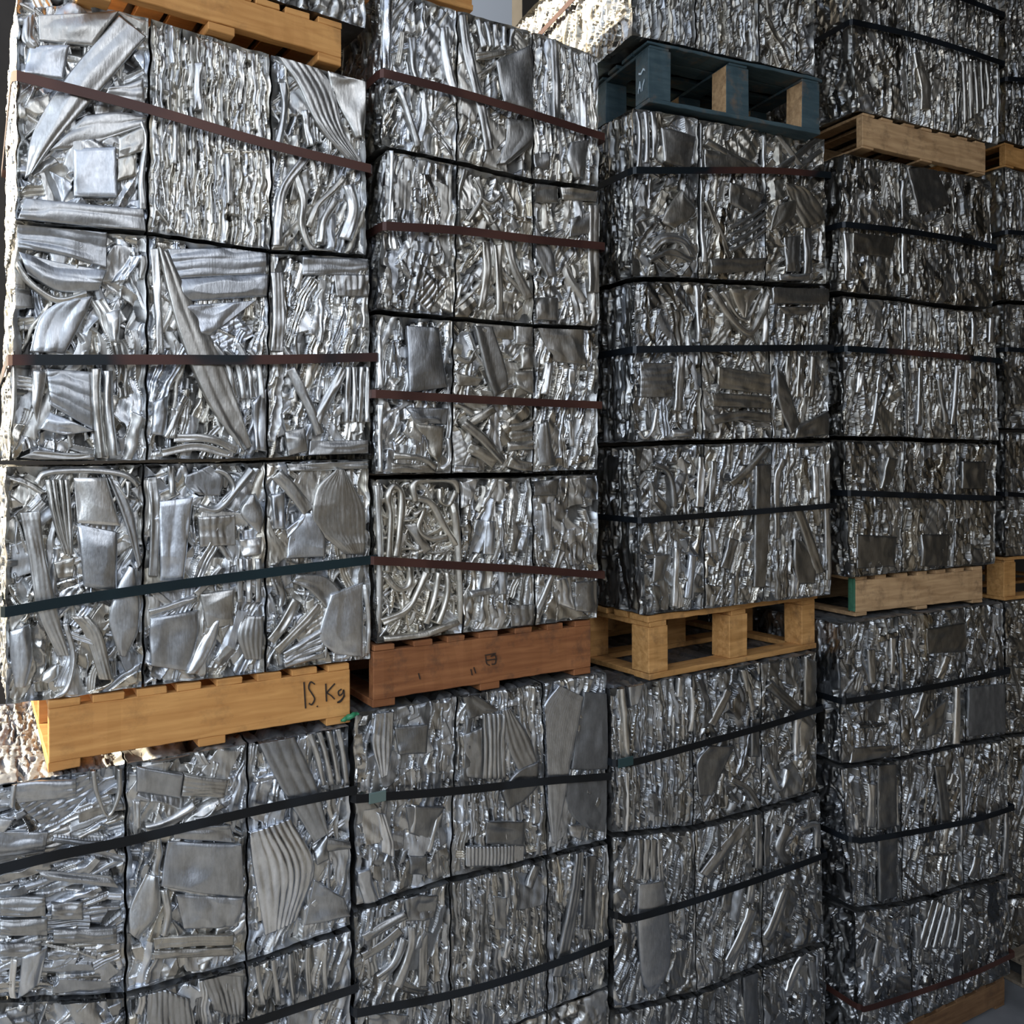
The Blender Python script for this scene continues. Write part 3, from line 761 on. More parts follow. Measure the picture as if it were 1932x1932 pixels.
# third load
g = 'bales on the blue pallet'; wh = 'on the blue pallet'
row(P3T, [(1192, -200), (1312, -200), (1432, -200), (1538, -200)], [(1192, 76), (1312, 98), (1432, 118), (1538, 132)], ['vert', 'vert', 'mix'],
    ['dull upright strips', 'dark shredded scrap', 'dark crumpled scrap'], 'lowest', wh, 31, [.6, .62, .65], [.46, .44, .44], g, zb=d3t[3] + .008, sidesty='lean', depth=2.05)
g = 'bales on the yellow block pallet'; wh = 'on the yellow block pallet'
row(P3, [(1195, 203), (1318, 225), (1445, 248), (1556, 264)], [(1195, 521), (1318, 524), (1445, 531), (1560, 536)], ['wild', 'lean', 'wild'],
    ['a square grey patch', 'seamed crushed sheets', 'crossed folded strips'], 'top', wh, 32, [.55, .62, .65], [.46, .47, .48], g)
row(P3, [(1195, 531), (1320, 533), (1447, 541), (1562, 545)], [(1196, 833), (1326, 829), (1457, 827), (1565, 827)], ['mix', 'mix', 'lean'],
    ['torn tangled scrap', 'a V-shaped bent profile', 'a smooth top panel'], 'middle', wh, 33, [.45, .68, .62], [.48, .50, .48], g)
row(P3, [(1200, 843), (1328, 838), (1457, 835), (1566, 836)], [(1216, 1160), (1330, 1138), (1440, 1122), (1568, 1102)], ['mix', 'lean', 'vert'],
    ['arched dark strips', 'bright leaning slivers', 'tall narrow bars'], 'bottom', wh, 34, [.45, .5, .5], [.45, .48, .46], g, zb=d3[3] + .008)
g = 'bales under the yellow block pallet'; wh = 'under the yellow block pallet'
row(P3L, [(1153, 1290), (1306, 1262), (1436, 1240), (1541, 1222)], [(1155, 1570), (1308, 1556), (1437, 1522), (1541, 1490)], ['vert', 'mix', 'mix'],
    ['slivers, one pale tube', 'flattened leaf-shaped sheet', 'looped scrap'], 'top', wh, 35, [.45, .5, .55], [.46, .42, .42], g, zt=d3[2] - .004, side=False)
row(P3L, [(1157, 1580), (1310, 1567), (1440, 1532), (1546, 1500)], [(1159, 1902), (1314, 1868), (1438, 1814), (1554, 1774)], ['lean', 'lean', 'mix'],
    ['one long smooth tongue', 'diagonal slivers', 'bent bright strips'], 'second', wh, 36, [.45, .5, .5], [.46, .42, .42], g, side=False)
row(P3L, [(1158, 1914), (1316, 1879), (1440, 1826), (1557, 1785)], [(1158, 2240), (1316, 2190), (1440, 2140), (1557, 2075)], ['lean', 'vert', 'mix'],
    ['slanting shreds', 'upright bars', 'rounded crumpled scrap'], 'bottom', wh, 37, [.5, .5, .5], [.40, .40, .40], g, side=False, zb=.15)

# fourth load
g = 'bales on the splintered tan pallet'; wh = 'on the splintered tan pallet'
row(P4T, [(1600, -60), (1712, -60), (1808, -60), (1886, -60)], [(1618, 212), (1715, 240), (1808, 258), (1884, 272)], ['fine', 'vert', 'vert'],
    ['fine shiny shreds', 'bright flaking slivers', 'dull upright shreds'], 'lowest', wh, 41, [.6, .66, .66], [.50, .54, .50], g, zb=d4t[3] + .008, sidesty='mix')
g = 'bales on the green-ended tan pallet'; wh = 'on the green-ended tan pallet'
row(P4, [(1592, 290), (1697, 309), (1800, 328), (1868, 341)], [(1580, 548), (1699, 561), (1806, 577), (1874, 580)], ['fine', 'fine', 'fine'],
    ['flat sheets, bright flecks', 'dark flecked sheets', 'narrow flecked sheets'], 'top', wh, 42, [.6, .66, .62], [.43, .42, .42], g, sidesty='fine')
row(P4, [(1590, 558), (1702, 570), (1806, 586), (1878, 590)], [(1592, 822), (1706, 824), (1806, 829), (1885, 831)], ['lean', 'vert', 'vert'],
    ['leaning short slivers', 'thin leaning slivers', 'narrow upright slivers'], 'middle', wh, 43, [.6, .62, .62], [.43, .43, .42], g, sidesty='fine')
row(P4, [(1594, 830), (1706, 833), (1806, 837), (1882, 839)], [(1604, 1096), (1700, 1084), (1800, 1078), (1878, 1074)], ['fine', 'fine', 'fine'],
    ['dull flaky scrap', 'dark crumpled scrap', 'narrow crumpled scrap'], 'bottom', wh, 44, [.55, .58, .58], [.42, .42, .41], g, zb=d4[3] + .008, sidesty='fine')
g = 'bales under the green-ended tan pallet'; wh = 'under the green-ended tan pallet'
row(P4L, [(1585, 1164), (1695, 1152), (1822, 1142), (1893, 1137)], [(1588, 1441), (1700, 1428), (1822, 1398), (1897, 1385)], ['mix', 'mix', 'mix'],
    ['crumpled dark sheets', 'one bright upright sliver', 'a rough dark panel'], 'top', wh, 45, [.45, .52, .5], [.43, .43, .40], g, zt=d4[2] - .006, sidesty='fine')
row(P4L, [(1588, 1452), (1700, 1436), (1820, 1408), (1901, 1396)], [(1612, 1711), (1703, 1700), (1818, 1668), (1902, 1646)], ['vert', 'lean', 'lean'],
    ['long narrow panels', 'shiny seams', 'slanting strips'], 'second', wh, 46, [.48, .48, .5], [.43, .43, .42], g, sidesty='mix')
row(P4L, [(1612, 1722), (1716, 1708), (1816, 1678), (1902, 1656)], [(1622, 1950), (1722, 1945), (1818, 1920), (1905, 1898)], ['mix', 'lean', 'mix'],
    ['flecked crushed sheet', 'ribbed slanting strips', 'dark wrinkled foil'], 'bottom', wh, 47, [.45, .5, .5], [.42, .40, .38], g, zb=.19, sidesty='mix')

# fifth load, only its first column shows at the right edge
def col5(top, bot, sty, look, layer, wh, seed, g, zt=None, zb=None, tone=.42):
    row(P5, top, bot, [sty] * 3, [look] * 3, layer, wh, seed, .55, tone, g, zt=zt, zb=zb, cols=(0,), sidesty='fine', depth=1.0,
        label_='bale of %s, %s one %s' % (look, layer, wh))
X5 = [(1896, 0), (2000, 0), (2090, 0), (2150, 0)]
def y5(a, b): return [(1896, a), (2000, a + (b - a) * .45), (2090, b), (2150, b)]
w5 = 'at the far right picture edge'
col5(y5(-40, -20), y5(282, 310), 'vert', 'dim shredded scrap', 'topmost', w5, 51, 'bales at the right edge', zb=d5t[3] + .008)
col5(y5(334, 350), y5(566, 572), 'vert', 'warm upright slivers', 'top', 'on the orange block pallet at right edge', 52, 'bales at the right edge', zt=d5t[2] - .006)
col5(y5(574, 580), y5(808, 808), 'fine', 'dark flecks', 'middle', 'on the orange block pallet at right edge', 53, 'bales at the right edge')
col5(y5(816, 816), y5(1046, 1036), 'fine', 'dull crumpled scrap', 'bottom', 'on the orange block pallet at right edge', 54, 'bales at the right edge', zb=d5[3] + .008)
col5(y5(1128, 1120), y5(1384, 1360), 'mix', 'thick dark folds', 'top', 'beneath the orange block pallet at right edge', 55, 'bales at the right edge', zt=d5[2] - .006)
col5(y5(1392, 1370), y5(1690, 1650), 'lean', 'glinting strips', 'second', 'beneath the orange block pallet at right edge', 56, 'bales at the right edge')
col5(y5(1698, 1660), y5(1830, 1790), 'mix', 'small dark scraps', 'bottom', 'beneath the orange block pallet at right edge', 57, 'bales at the right edge', zb=.19)

W_DARK = wood_mat('dark_brown_pallet_wood', (.12, .06, .025), (.20, .11, .05))
# pallets standing on the floor under the lower loads
def base_pallet(P, pxl, pxr, m, label, seed, kind='stringer', back=0.0, h=.15):
    q0, _ = P.at(pxl, 1800); q1, _ = P.at(pxr, 1800)
    pallet(P, pxl, pxr, (1900, 1900), (1950, 1950), kind, [m], label, seed=seed, zfix=(.001, h), td=.024, tb=.022, back=back, depth=1.0)
base_pallet(P1L, -60, 655, W_ORANGE, 'bottom pallet standing on the floor under the leftmost load', 61, h=.147)
base_pallet(P2L, 680, 1140, W_YEL, 'bottom pallet on the floor under the second load from left', 62, h=.147)
base_pallet(P3L, 1170, 1545, W_YEL, 'bottom pallet on the floor under the third load from left', 63, h=.147)
base_pallet(P4L, 1640, 1896, W_DARK, 'brown bottom pallet on the floor under the fourth load from left', 64, h=.187)
base_pallet(P5, 1900, 2145, W_GREY, 'grey weathered floor pallet at the lower right picture corner', 65, kind='block', h=.187, back=.22)

# ------------------------------------------------------------------ standing-out sheets, strips and profiles
def vw(ox, oy, k):
    return lambda *pts: [(ox + x / k, oy + y / k) for x, y in pts]
A = vw(0, 0, 2.6833); B = vw(0, 640, 2.6833); Cc = vw(0, 1212, 2.6833)
Dd = vw(640, 0, 2.6833); Ee = vw(640, 640, 2.6833); Ff = vw(640, 1212, 2.6833)
Gg = vw(1100, 0, 2.322); Hh = vw(1100, 500, 2.322); Ii = vw(1100, 1100, 2.322)
K = 1 / 2.6833; K2 = 1 / 2.322
def shift_warm(P, k):
    if P in (P1L, P2L, P3L, P4L): k['warm'] = max(0, k.get('warm', .4) - .2)
def pc(P, v, a, b, **k):
    shift_warm(P, k); return piece(P, k.pop('name', 'sheet_strip'), v(*a), v(*b), **k)
def pl(P, v, *q, **k):
    shift_warm(P, k); return plate(P, v(*q), **k)
def plh(P, v, *q, **k):      # grain runs across
    t = v(*q); return piece(P, k.pop('name', 'sheet_plate'), [t[0], t[1]], [t[3], t[2]], **k)
def st(P, v, w, *pts, **k): return strip(P, v(*pts), w * (K if v in (A, B, Cc, Dd, Ee, Ff) else K2), **k)

# load 1 top left
pl(P1, A, (195, 80), (600, 60), (470, 235), (200, 205), tone=.60, folds=1, warm=.55, crumple=.0008)
pl(P1, A, (150, 235), (352, 235), (320, 405), (120, 380), tone=.70, folds=1, warm=.1, lift=.013)
pc(P1, A, [(430, 585), (600, 572), (742, 590)], [(250, 765), (450, 735), (735, 640)], tone=.62, folds=2, name='sheet_plate')
pc(P1, A, [(600, 85), (330, 400), (165, 680), (125, 900)], [(738, 190), (505, 465), (300, 700), (160, 880)], tone=.70, folds=2, bulge=.006, lift=.015, warm=.4, crumple=.0007)
pl(P1, A, (370, 755), (585, 750), (590, 1000), (375, 995), tone=.72, folds=0, warm=.05, lift=.017, bulge=.001, crumple=.0008, label='smooth bluish square plate')
plh(P1, A, (130, 1005), (725, 1060), (740, 1175), (90, 1110), tone=.58, folds=2, warm=.3)
pl(P1, A, (600, 700), (735, 640), (735, 765), (600, 800), tone=.6, warm=.6)
pl(P1, A, (595, 805), (690, 785), (690, 890), (592, 918), tone=.6, warm=.8, lift=.014)
pc(P1, A, [(550, 445), (640, 430), (722, 400)], [(520, 505), (640, 515), (735, 530)], tone=.62, bulge=.008)
pc(P1, A, [(120, 100), (110, 200), (160, 260)], [(180, 60), (170, 180), (200, 240)], tone=.7, bulge=.01)
st(P1, A, 34, (710, 620), (735, 720), (715, 900), (725, 1060), tone=.66)
# col 2
st(P1, A, 40, (1005, 320), (1000, 560), tone=.7, folds=0, bulge=.006)
st(P1, A, 30, (1150, 780), (1165, 1030), tone=.7); st(P1, A, 26, (890, 600), (880, 830), tone=.72)
# col 3
pc(P1, A, [(1395, 270), (1500, 420), (1610, 640), (1790, 840)], [(1600, 325), (1690, 460), (1740, 660), (1830, 820)], tone=.60, folds=5, warm=.45, name='sheet_plate')
pc(P1, A, [(1655, 365), (1690, 480), (1800, 700)], [(1800, 385), (1855, 450), (1840, 690)], tone=.66, lift=.016, warm=.5, name='sheet_plate')
st(P1, A, 46, (1545, 800), (1440, 950), (1408, 1100), (1402, 1245), tone=.74, bulge=.008)
st(P1, A, 36, (1500, 880), (1535, 1010), (1530, 1150), (1580, 1260), (1680, 1280), tone=.66, bulge=.008, warm=.6)
st(P1, A, 34, (1740, 900), (1690, 960), (1600, 1050), (1560, 1150), tone=.6, warm=.75, bulge=.007)
st(P1, A, 40, (1700, 1010), (1640, 1120), (1620, 1230), tone=.66, warm=.5, bulge=.008)
st(P1, A, 64, (1765, 940), (1790, 1070), (1750, 1210), tone=.82, bulge=.014, warm=.3)
st(P1, A, 30, (1430, 420), (1440, 560), (1400, 760), tone=.6); st(P1, A, 30, (1540, 560), (1570, 740), tone=.7)
# middle left
pc(P1, A, [(80, 1125), (300, 1135), (540, 1180)], [(90, 1255), (300, 1290), (540, 1355)], tone=.50, folds=4, warm=.15, name='sheet_plate')
pc(P1, A, [(95, 1275), (300, 1330), (540, 1370)], [(140, 1390), (300, 1475), (500, 1470)], tone=.60, folds=2, bulge=.013, warm=.2, name='sheet_plate')
st(P1, A, 34, (85, 1330), (150, 1430), (290, 1520), (440, 1490), tone=.72, warm=.6, bulge=.009)
pc(P1, A, [(300, 1525), (200, 1610), (150, 1780)], [(470, 1500), (420, 1620), (330, 1790)], tone=.62, folds=3, bulge=.01, warm=.15, name='sheet_plate')
pl(P1, A, (530, 1590), (610, 1560), (600, 1740), (560, 1730), tone=.88, folds=0, bulge=.008)
pl(P1, B, (165, 160), (240, 160), (190, 440), (160, 330), tone=.85, folds=0, bulge=.006)
plh(P1, B, (235, 150), (462, 165), (470, 460), (255, 335), tone=.52, folds=4, warm=.15)
pl(P1, B, (255, 370), (475, 465), (330, 485), (200, 455), tone=.78, folds=1, warm=.1, lift=.017)
st(P1, B, 50, (485, 150), (492, 380), (515, 600), tone=.68, warm=.6, bulge=.009)
st(P1, B, 46, (548, 160), (552, 350), (575, 590), tone=.78, bulge=.01)
pc(P1, B, [(190, 560), (330, 575), (470, 575)], [(100, 600), (330, 620), (480, 615)], tone=.5, warm=.55)
st(P1, B, 30, (40, 560), (70, 300), (60, 60), tone=.8, warm=.7)
# middle middle
plh(P1, A, (850, 1262), (1345, 1255), (1345, 1390), (905, 1410), tone=.55, folds=3, warm=.1)
plh(P1, A, (905, 1412), (1350, 1392), (1345, 1500), (930, 1528), tone=.55, folds=1, warm=.1, bulge=.014, lift=.013)
pc(P1, A, [(900, 1550), (980, 1680)], [(1295, 1522), (1060, 1700)], tone=.70, folds=1, warm=.0, name='sheet_plate')
piece(P1, 'flat_bar', [(298, 466), (318, 560), (348, 660), (398, 770), (458, 852)], [(318, 480), (372, 590), (412, 665), (444, 750), (474, 842)], folds=2, tone=.62, bulge=.004, lift=.018, warm=.6, crumple=.0006, rough=.34, label='long flat diagonal bar')
st(P1, A, 38, (780, 1260), (800, 1560), (810, 1790), tone=.66, warm=.4)
st(P1, B, 42, (880, 500), (1060, 505), (1200, 560), tone=.62, warm=.5); st(P1, B, 40, (820, 575), (1000, 545), (1180, 590), tone=.6, warm=.5)
pl(P1, B, (775, 320), (850, 285), (840, 490), (765, 480), tone=.66, bulge=.012, warm=.1)
pl(P1, B, (1275, 320), (1350, 250), (1345, 570), (1290, 560), tone=.64, folds=2, warm=.1, lift=.014)
for k in range(4): st(P1, B, 30, (1080 + 60 * k, 20 + 30 * (k % 2)), (1150 + 52 * k, 130), (1190 + 45 * k, 300), tone=.66 + .05 * (k % 2))
for k in range(3): st(P1, B, 34, (940 - 30 * k, 290 + 30 * k), (900 - 10 * k, 370 + 20 * k), (840 + 20 * k, 500), tone=.68, bulge=.008)
# middle right
plh(P1, A, (1530, 1302), (1870, 1312), (1870, 1392), (1530, 1392), tone=.52, folds=2, warm=.2)
pl(P1, A, (1690, 1392), (1880, 1392), (1868, 1500), (1705, 1500), tone=.50, folds=6)
st(P1, A, 60, (1400, 1380), (1410, 1600), (1400, 1780), tone=.62, folds=3)
pl(P1, B, (1440, 470), (1540, 450), (1560, 565), (1460, 590), tone=.58, folds=0)
plh(P1, B, (1570, 515), (1862, 510), (1862, 600), (1560, 600), tone=.48, folds=2, warm=.3)
st(P1, B, 44, (1470, 150), (1560, 330), (1620, 480), tone=.6, folds=3); st(P1, B, 50, (1740, 150), (1660, 300), (1600, 420), tone=.68, bulge=.008)
for k in range(4): st(P1, B, 24, (1760 + 34 * k, 140), (1755 + 34 * k, 420), tone=.62 + .06 * (k % 2))
# bottom left
st(P1, B, 32, (185, 730), (240, 675), (480, 665), (640, 690), (700, 740), tone=.6, bulge=.01, warm=.5, name='bent_profile')
pl(P1, B, (372, 702), (540, 700), (610, 945), (392, 930), tone=.86, folds=0, bulge=.012, warm=.45, rough=.3, crumple=.0008, label='bright bent upper plate')
pl(P1, B, (392, 935), (592, 975), (590, 1275), (422, 1250), tone=.58, folds=0, bulge=.012, warm=.1, rough=.3, crumple=.0012)
pc(P1, B, [(100, 880), (140, 1080), (190, 1380), (290, 1600)], [(200, 870), (230, 1090), (290, 1370), (350, 1600)], tone=.66, folds=4, lift=.015, warm=.45)
for k in range(4): st(P1, B, 26, (240 + 32 * k, 710), (275 + 26 * k, 900), (335 + 8 * k, 1085), tone=.62, bulge=.007, warm=.6)
pc(P1, B, [(650, 1145), (590, 1260), (550, 1420), (600, 1600)], [(690, 1165), (705, 1330), (700, 1470), (640, 1605)], tone=.66, folds=0, bulge=.013, warm=.2, name='sheet_plate')
pc(P1, B, [(545, 700), (620, 900), (700, 1160)], [(600, 720), (680, 900), (715, 1130)], tone=.60, folds=2, warm=.3)
pc(P1, B, [(355, 1400), (430, 1500), (500, 1720)], [(450, 1400), (520, 1500), (570, 1720)], tone=.60, folds=4, warm=.65, lift=.014)
pc(P1, B, [(50, 1480), (50, 1600), (75, 1760)], [(150, 1440), (165, 1600), (130, 1760)], tone=.78, folds=2, bulge=.013, warm=.15, name='sheet_plate')
st(P1, B, 30, (330, 1440), (370, 1600), (340, 1760), (280, 1820), tone=.75, bulge=.009)
pc(P1, B, [(280, 1640), (220, 1690), (210, 1730)], [(300, 1650), (290, 1710), (240, 1740)], tone=.78, folds=0, bulge=.008)
pl(P1, B, (270, 1130), (380, 1100), (370, 1200), (290, 1210), tone=.6, warm=.75, folds=2)
st(P1, B, 26, (590, 730), (640, 800), (650, 720), tone=.75, warm=.5)
# bottom middle
pl(P1, B, (800, 822), (975, 800), (925, 1222), (812, 1225), tone=.88, folds=2, warm=.0, lift=.015, bulge=.006, rough=.3, fold_amp=.003, label='shiny tall bluish plate')
st(P1, B, 26, (950, 810), (930, 1000), (900, 1210), tone=.6)
st(P1, B, 46, (1005, 855), (1090, 865), (1160, 800), (1275, 660), tone=.58, bulge=.012, name='bent_profile')
st(P1, B, 30, (1090, 660), (1150, 690), (1180, 760), (1130, 830), tone=.58, bulge=.01, name='bent_profile')
pl(P1, B, (1000, 900), (1190, 888), (1192, 1040), (1012, 1052), tone=.6, folds=5, warm=.5)
pc(P1, B, [(940, 690), (940, 740), (1010, 790)], [(1060, 640), (1130, 700), (1110, 790)], tone=.46, folds=4, warm=.2, name='sheet_plate')
pc(P1, B, [(760, 1410), (755, 1500), (765, 1650)], [(1000, 1370), (1000, 1500), (950, 1680)], tone=.58, folds=1, bulge=.012, warm=.1, crumple=.0016, name='sheet_plate')
pl(P1, B, (1010, 1290), (1185, 1262), (1180, 1450), (1045, 1460), tone=.60, folds=1, bulge=.01, warm=.5)
pc(P1, B, [(1080, 1420), (1000, 1560), (940, 1690)], [(1120, 1420), (1075, 1560), (1000, 1690)], tone=.80, folds=2, bulge=.009, warm=.2)
pc(P1, B, [(1260, 790), (1215, 880), (1290, 970)], [(1290, 780), (1335, 880), (1315, 980)], tone=.56, folds=0, bulge=.01, name='sheet_plate')
st(P1, B, 46, (770, 700), (785, 900), (775, 1200), tone=.55, folds=3); st(P1, B, 34, (865, 640), (875, 790), tone=.62)
pl(P1, B, (1210, 1015), (1322, 1000), (1318, 1085), (1225, 1100), tone=.85, bulge=.012)
st(P1, B, 36, (755, 1385), (890, 1345), (990, 1305), tone=.66, bulge=.01)
for k in range(3): st(P1, B, 30, (1210 + 48 * k, 1110), (1215 + 46 * k, 1330), tone=.66 + .06 * (k % 2))
pc(P1, B, [(1230, 1400), (1200, 1500), (1240, 1620)], [(1330, 1400), (1330, 1500), (1320, 1620)], tone=.50, folds=5, name='sheet_plate')
st(P1, B, 34, (1120, 1150), (1060, 1220), (990, 1290), tone=.75)
# bottom right
pc(P1, B, [(1700, 655), (1600, 760), (1590, 940), (1740, 1085)], [(1740, 660), (1840, 850), (1850, 980), (1842, 1090)], tone=.50, folds=11, fold_amp=.0012, lift=.016, warm=.6, name='sheet_plate', label='angular ribbed plate')
pc(P1, B, [(1530, 880), (1470, 980), (1450, 1110)], [(1570, 880), (1640, 1000), (1640, 1100)], tone=.66, folds=1, warm=.05, name='sheet_plate')
st(P1, B, 66, (1400, 680), (1480, 770), (1560, 870), tone=.6, folds=2, warm=.5)
pl(P1, B, (1370, 790), (1440, 770), (1440, 960), (1385, 960), tone=.66, folds=2, warm=.1, bulge=.008)
pl(P1, B, (1450, 960), (1545, 880), (1530, 930), (1450, 1010), tone=.85, folds=0, warm=.0)
pc(P1, B, [(1670, 1290), (1615, 1500), (1690, 1590)], [(1835, 1230), (1832, 1430), (1830, 1605)], tone=.76, folds=0, bulge=.004, lift=.017, warm=.1, rough=.3, name='sheet_plate', label='pale angular plate')
st(P1, B, 46, (1500, 1320), (1440, 1430), (1370, 1530), tone=.6, warm=.55); st(P1, B, 44, (1620, 1350), (1520, 1460), (1400, 1580), tone=.6, warm=.7)
for k in range(4): st(P1, B, 30, (1640, 1470 + 42 * k), (1540, 1530 + 30 * k), (1440, 1600 + 16 * k), tone=.62 + .05 * (k % 2), warm=.3)
pc(P1, B, [(1480, 1230), (1560, 1270), (1650, 1360)], [(1500, 1190), (1640, 1200), (1720, 1270)], tone=.52, folds=2, warm=.4)
st(P1, B, 34, (1845, 1240), (1870, 1420), (1868, 1590), tone=.75)
plh(P1, B, (1450, 630), (1860, 615), (1860, 655), (1470, 670), tone=.55, folds=1, warm=.4)

# load 1 lower
pl(P1L, Cc, (-40, 880), (70, 890), (20, 960), (-40, 950), tone=.92, folds=0, rough=.35, lift=.018)
plh(P1L, Cc, (-60, 955), (245, 960), (225, 1060), (-60, 1100), tone=.56, folds=2, warm=.1)
plh(P1L, Cc, (40, 700), (385, 690), (385, 780), (90, 810), tone=.62, folds=2, warm=.15, bulge=.008)
st(P1L, Cc, 26, (470, 640), (490, 760), (545, 870), (600, 770), (605, 640), tone=.6, bulge=.01, warm=.55, name='bent_profile')
st(P1L, Cc, 30, (20, 660), (70, 690), (60, 830), tone=.8, bulge=.01)
plh(P1L, Cc, (180, 1150), (560, 1180), (600, 1240), (240, 1200), tone=.54, folds=1, warm=.2)
for (a, b, c, d, tn) in ((0, 1290, 230, 1380, .5), (0, 1400, 240, 1480, .48), (0, 1520, 210, 1590, .5), (270, 1450, 590, 1520, .46), (260, 1320, 420, 1400, .55)):
    plh(P1L, Cc, (a, b), (c, b - 10), (c, d), (a, d), tone=tn, folds=3, warm=.25, bulge=.006)
pl(P1L, Cc, (110, 1580), (240, 1540), (200, 1720), (90, 1800), tone=.78, folds=2, warm=.1, bulge=.01)
st(P1L, Cc, 34, (70, 1600), (60, 1760), (90, 1860), tone=.9); st(P1L, Cc, 30, (150, 1740), (100, 1860), tone=.85)
plh(P1L, Cc, (290, 1670), (540, 1680), (520, 1745), (330, 1725), tone=.56, folds=1, warm=.2)
plh(P1L, Cc, (690, 622), (922, 662), (910, 785), (690, 752), tone=.52, folds=0, warm=.1, lift=.017, bulge=.002, label='flat grey plate with holes')
plh(P1L, Cc, (930, 662), (1152, 692), (1130, 785), (918, 775), tone=.52, folds=5, warm=.5, lift=.016)
pc(P1L, Cc, [(850, 1005), (830, 1120), (815, 1230)], [(1215, 1015), (1225, 1130), (1235, 1285)], tone=.54, folds=0, warm=.25, bulge=.010, lift=.016, crumple=.0014, name='sheet_plate', label='smooth square panel')
pl(P1L, Cc, (890, 1275), (1232, 1290), (1200, 1435), (930, 1445), tone=.58, folds=3, warm=.3, bulge=.008)
plh(P1L, Cc, (870, 920), (1160, 920), (1190, 1010), (880, 990), tone=.52, folds=2, warm=.2)
st(P1L, Cc, 56, (780, 1525), (960, 1505), (1180, 1500), tone=.55, folds=4, warm=.7); st(P1L, Cc, 44, (780, 1578), (960, 1570), (1180, 1560), tone=.5, folds=3, warm=.6)
pc(P1L, Cc, [(740, 1170), (660, 1340), (650, 1460)], [(805, 1180), (805, 1360), (700, 1500)], tone=.66, bulge=.013, warm=.5, folds=1, name='sheet_plate')
st(P1L, Cc, 46, (740, 945), (870, 900), (985, 820), tone=.76, bulge=.01)
st(P1L, Cc, 50, (760, 590), (860, 570), (960, 540), tone=.72, bulge=.012); st(P1L, Cc, 26, (1100, 820), (1060, 880), (990, 900), tone=.7)
st(P1L, Cc, 40, (830, 1250), (850, 1380), (830, 1480), tone=.7, bulge=.01); st(P1L, Cc, 40, (690, 800), (690, 980), tone=.75, bulge=.01)
pc(P1L, Cc, [(1290, 470), (1400, 700), (1590, 1010)], [(1470, 440), (1600, 720), (1660, 960)], tone=.50, folds=3, warm=.15, lift=.014, crumple=.0008, name='sheet_plate')
pc(P1L, Cc, [(1255, 960), (1290, 1200), (1340, 1480)], [(1470, 890), (1590, 1130), (1500, 1400)], tone=.82, folds=8, fold_amp=.005, warm=.1, lift=.014, rough=.22, name='sheet_plate', label='shiny pleated foil')
plh(P1L, Cc, (1640, 985), (1790, 1010), (1780, 1040), (1640, 1060), tone=.42, folds=0)
pl(P1L, Cc, (1590, 1060), (1650, 970), (1660, 1090), (1600, 1120), tone=.48, folds=0, lift=.018)
pc(P1L, Cc, [(1590, 1200), (1540, 1430)], [(1740, 1290), (1770, 1380)], tone=.50, folds=1, warm=.15, name='sheet_plate')
for k in range(4): st(P1L, Cc, 26, (1560 + 50 * k, 440), (1600 + 45 * k, 560), (1640 + 38 * k, 720), tone=.66)
pl(P1L, Cc, (1010, 1650), (1230, 1650), (1240, 1900), (1080, 1860), tone=.46, folds=7, warm=.45, fold_amp=.004)
pc(P1L, Cc, [(750, 1720), (740, 1960)], [(960, 1800), (1000, 1990)], tone=.48, folds=8, fold_amp=.004, name='sheet_plate')
plh(P1L, Cc, (1050, 1610), (1240, 1650), (1240, 1690), (1060, 1680), tone=.5, folds=1)
st(P1L, Cc, 36, (700, 1700), (720, 1800), (700, 1880), tone=.75)
for k in range(5): st(P1L, Cc, 24, (1290 + 90 * k, 1520), (1300 + 85 * k, 1640), (1330 + 80 * k, 1830), tone=.6 + .06 * (k % 2))

# load 2
pl(P2, Dd, (222, -10), (268, -10), (255, 355), (212, 350), tone=.82, folds=1, warm=.1, lift=.012, rough=.2)
pc(P2, Dd, [(790, 310), (810, 420), (830, 520)], [(955, 238), (990, 400), (1005, 580)], tone=.42, folds=1, warm=.35, lift=.016, bulge=.002, crumple=.0006, name='sheet_plate', label='dark smooth folded panel')
pc(P2, Dd, [(850, 600), (840, 720), (800, 830)], [(1010, 625), (1015, 700), (860, 830)], tone=.44, folds=2, warm=.5, name='sheet_plate')
st(P2, Dd, 42, (620, 80), (650, 280), (710, 520), (760, 760), tone=.54, folds=2, lift=.014)
st(P2, Dd, 42, (530, 140), (545, 330), (600, 520), tone=.72, bulge=.009); st(P2, Dd, 36, (370, 190), (375, 340), (410, 450), tone=.62, bulge=.009)
st(P2, Dd, 34, (300, 440), (340, 560), (400, 740), tone=.62, bulge=.008); st(P2, Dd, 30, (420, 460), (430, 600), (400, 720), tone=.7)
st(P2, Dd, 40, (690, 290), (790, 275), (890, 250), tone=.52, warm=.8)
for k in range(5): st(P2, Dd, 22, (700 + 44 * k, 100 + 12 * k), (730 + 34 * k, 240), tone=.5 + .08 * (k % 2))
st(P2, Dd, 40, (1085, 200), (1095, 420), (1100, 640), tone=.5); st(P2, Dd, 34, (1230, 470), (1240, 680), tone=.7, bulge=.009)
pl(P2, Dd, (980, 780), (1062, 770), (1062, 860), (990, 850), tone=.42, folds=1)
pc(P2, Dd, [(1170, 720), (1150, 800), (1190, 900)], [(1260, 710), (1250, 800), (1240, 900)], tone=.6, bulge=.01)
st(P2, Dd, 20, (262, 760), (262, 930), (258, 1115), tone=.78)
plh(P2, Dd, (930, 900), (1100, 928), (1100, 1030), (920, 1022), tone=.48, folds=2, warm=.6, lift=.015)
st(P2, Dd, 46, (850, 1190), (890, 1360), (960, 1510), tone=.52, folds=2, warm=.7); pc(P2, Dd, [(915, 1085), (960, 1240), (1050, 1400)], [(950, 1090), (1070, 1270), (1095, 1400)], tone=.52, folds=1, warm=.3, lift=.015)
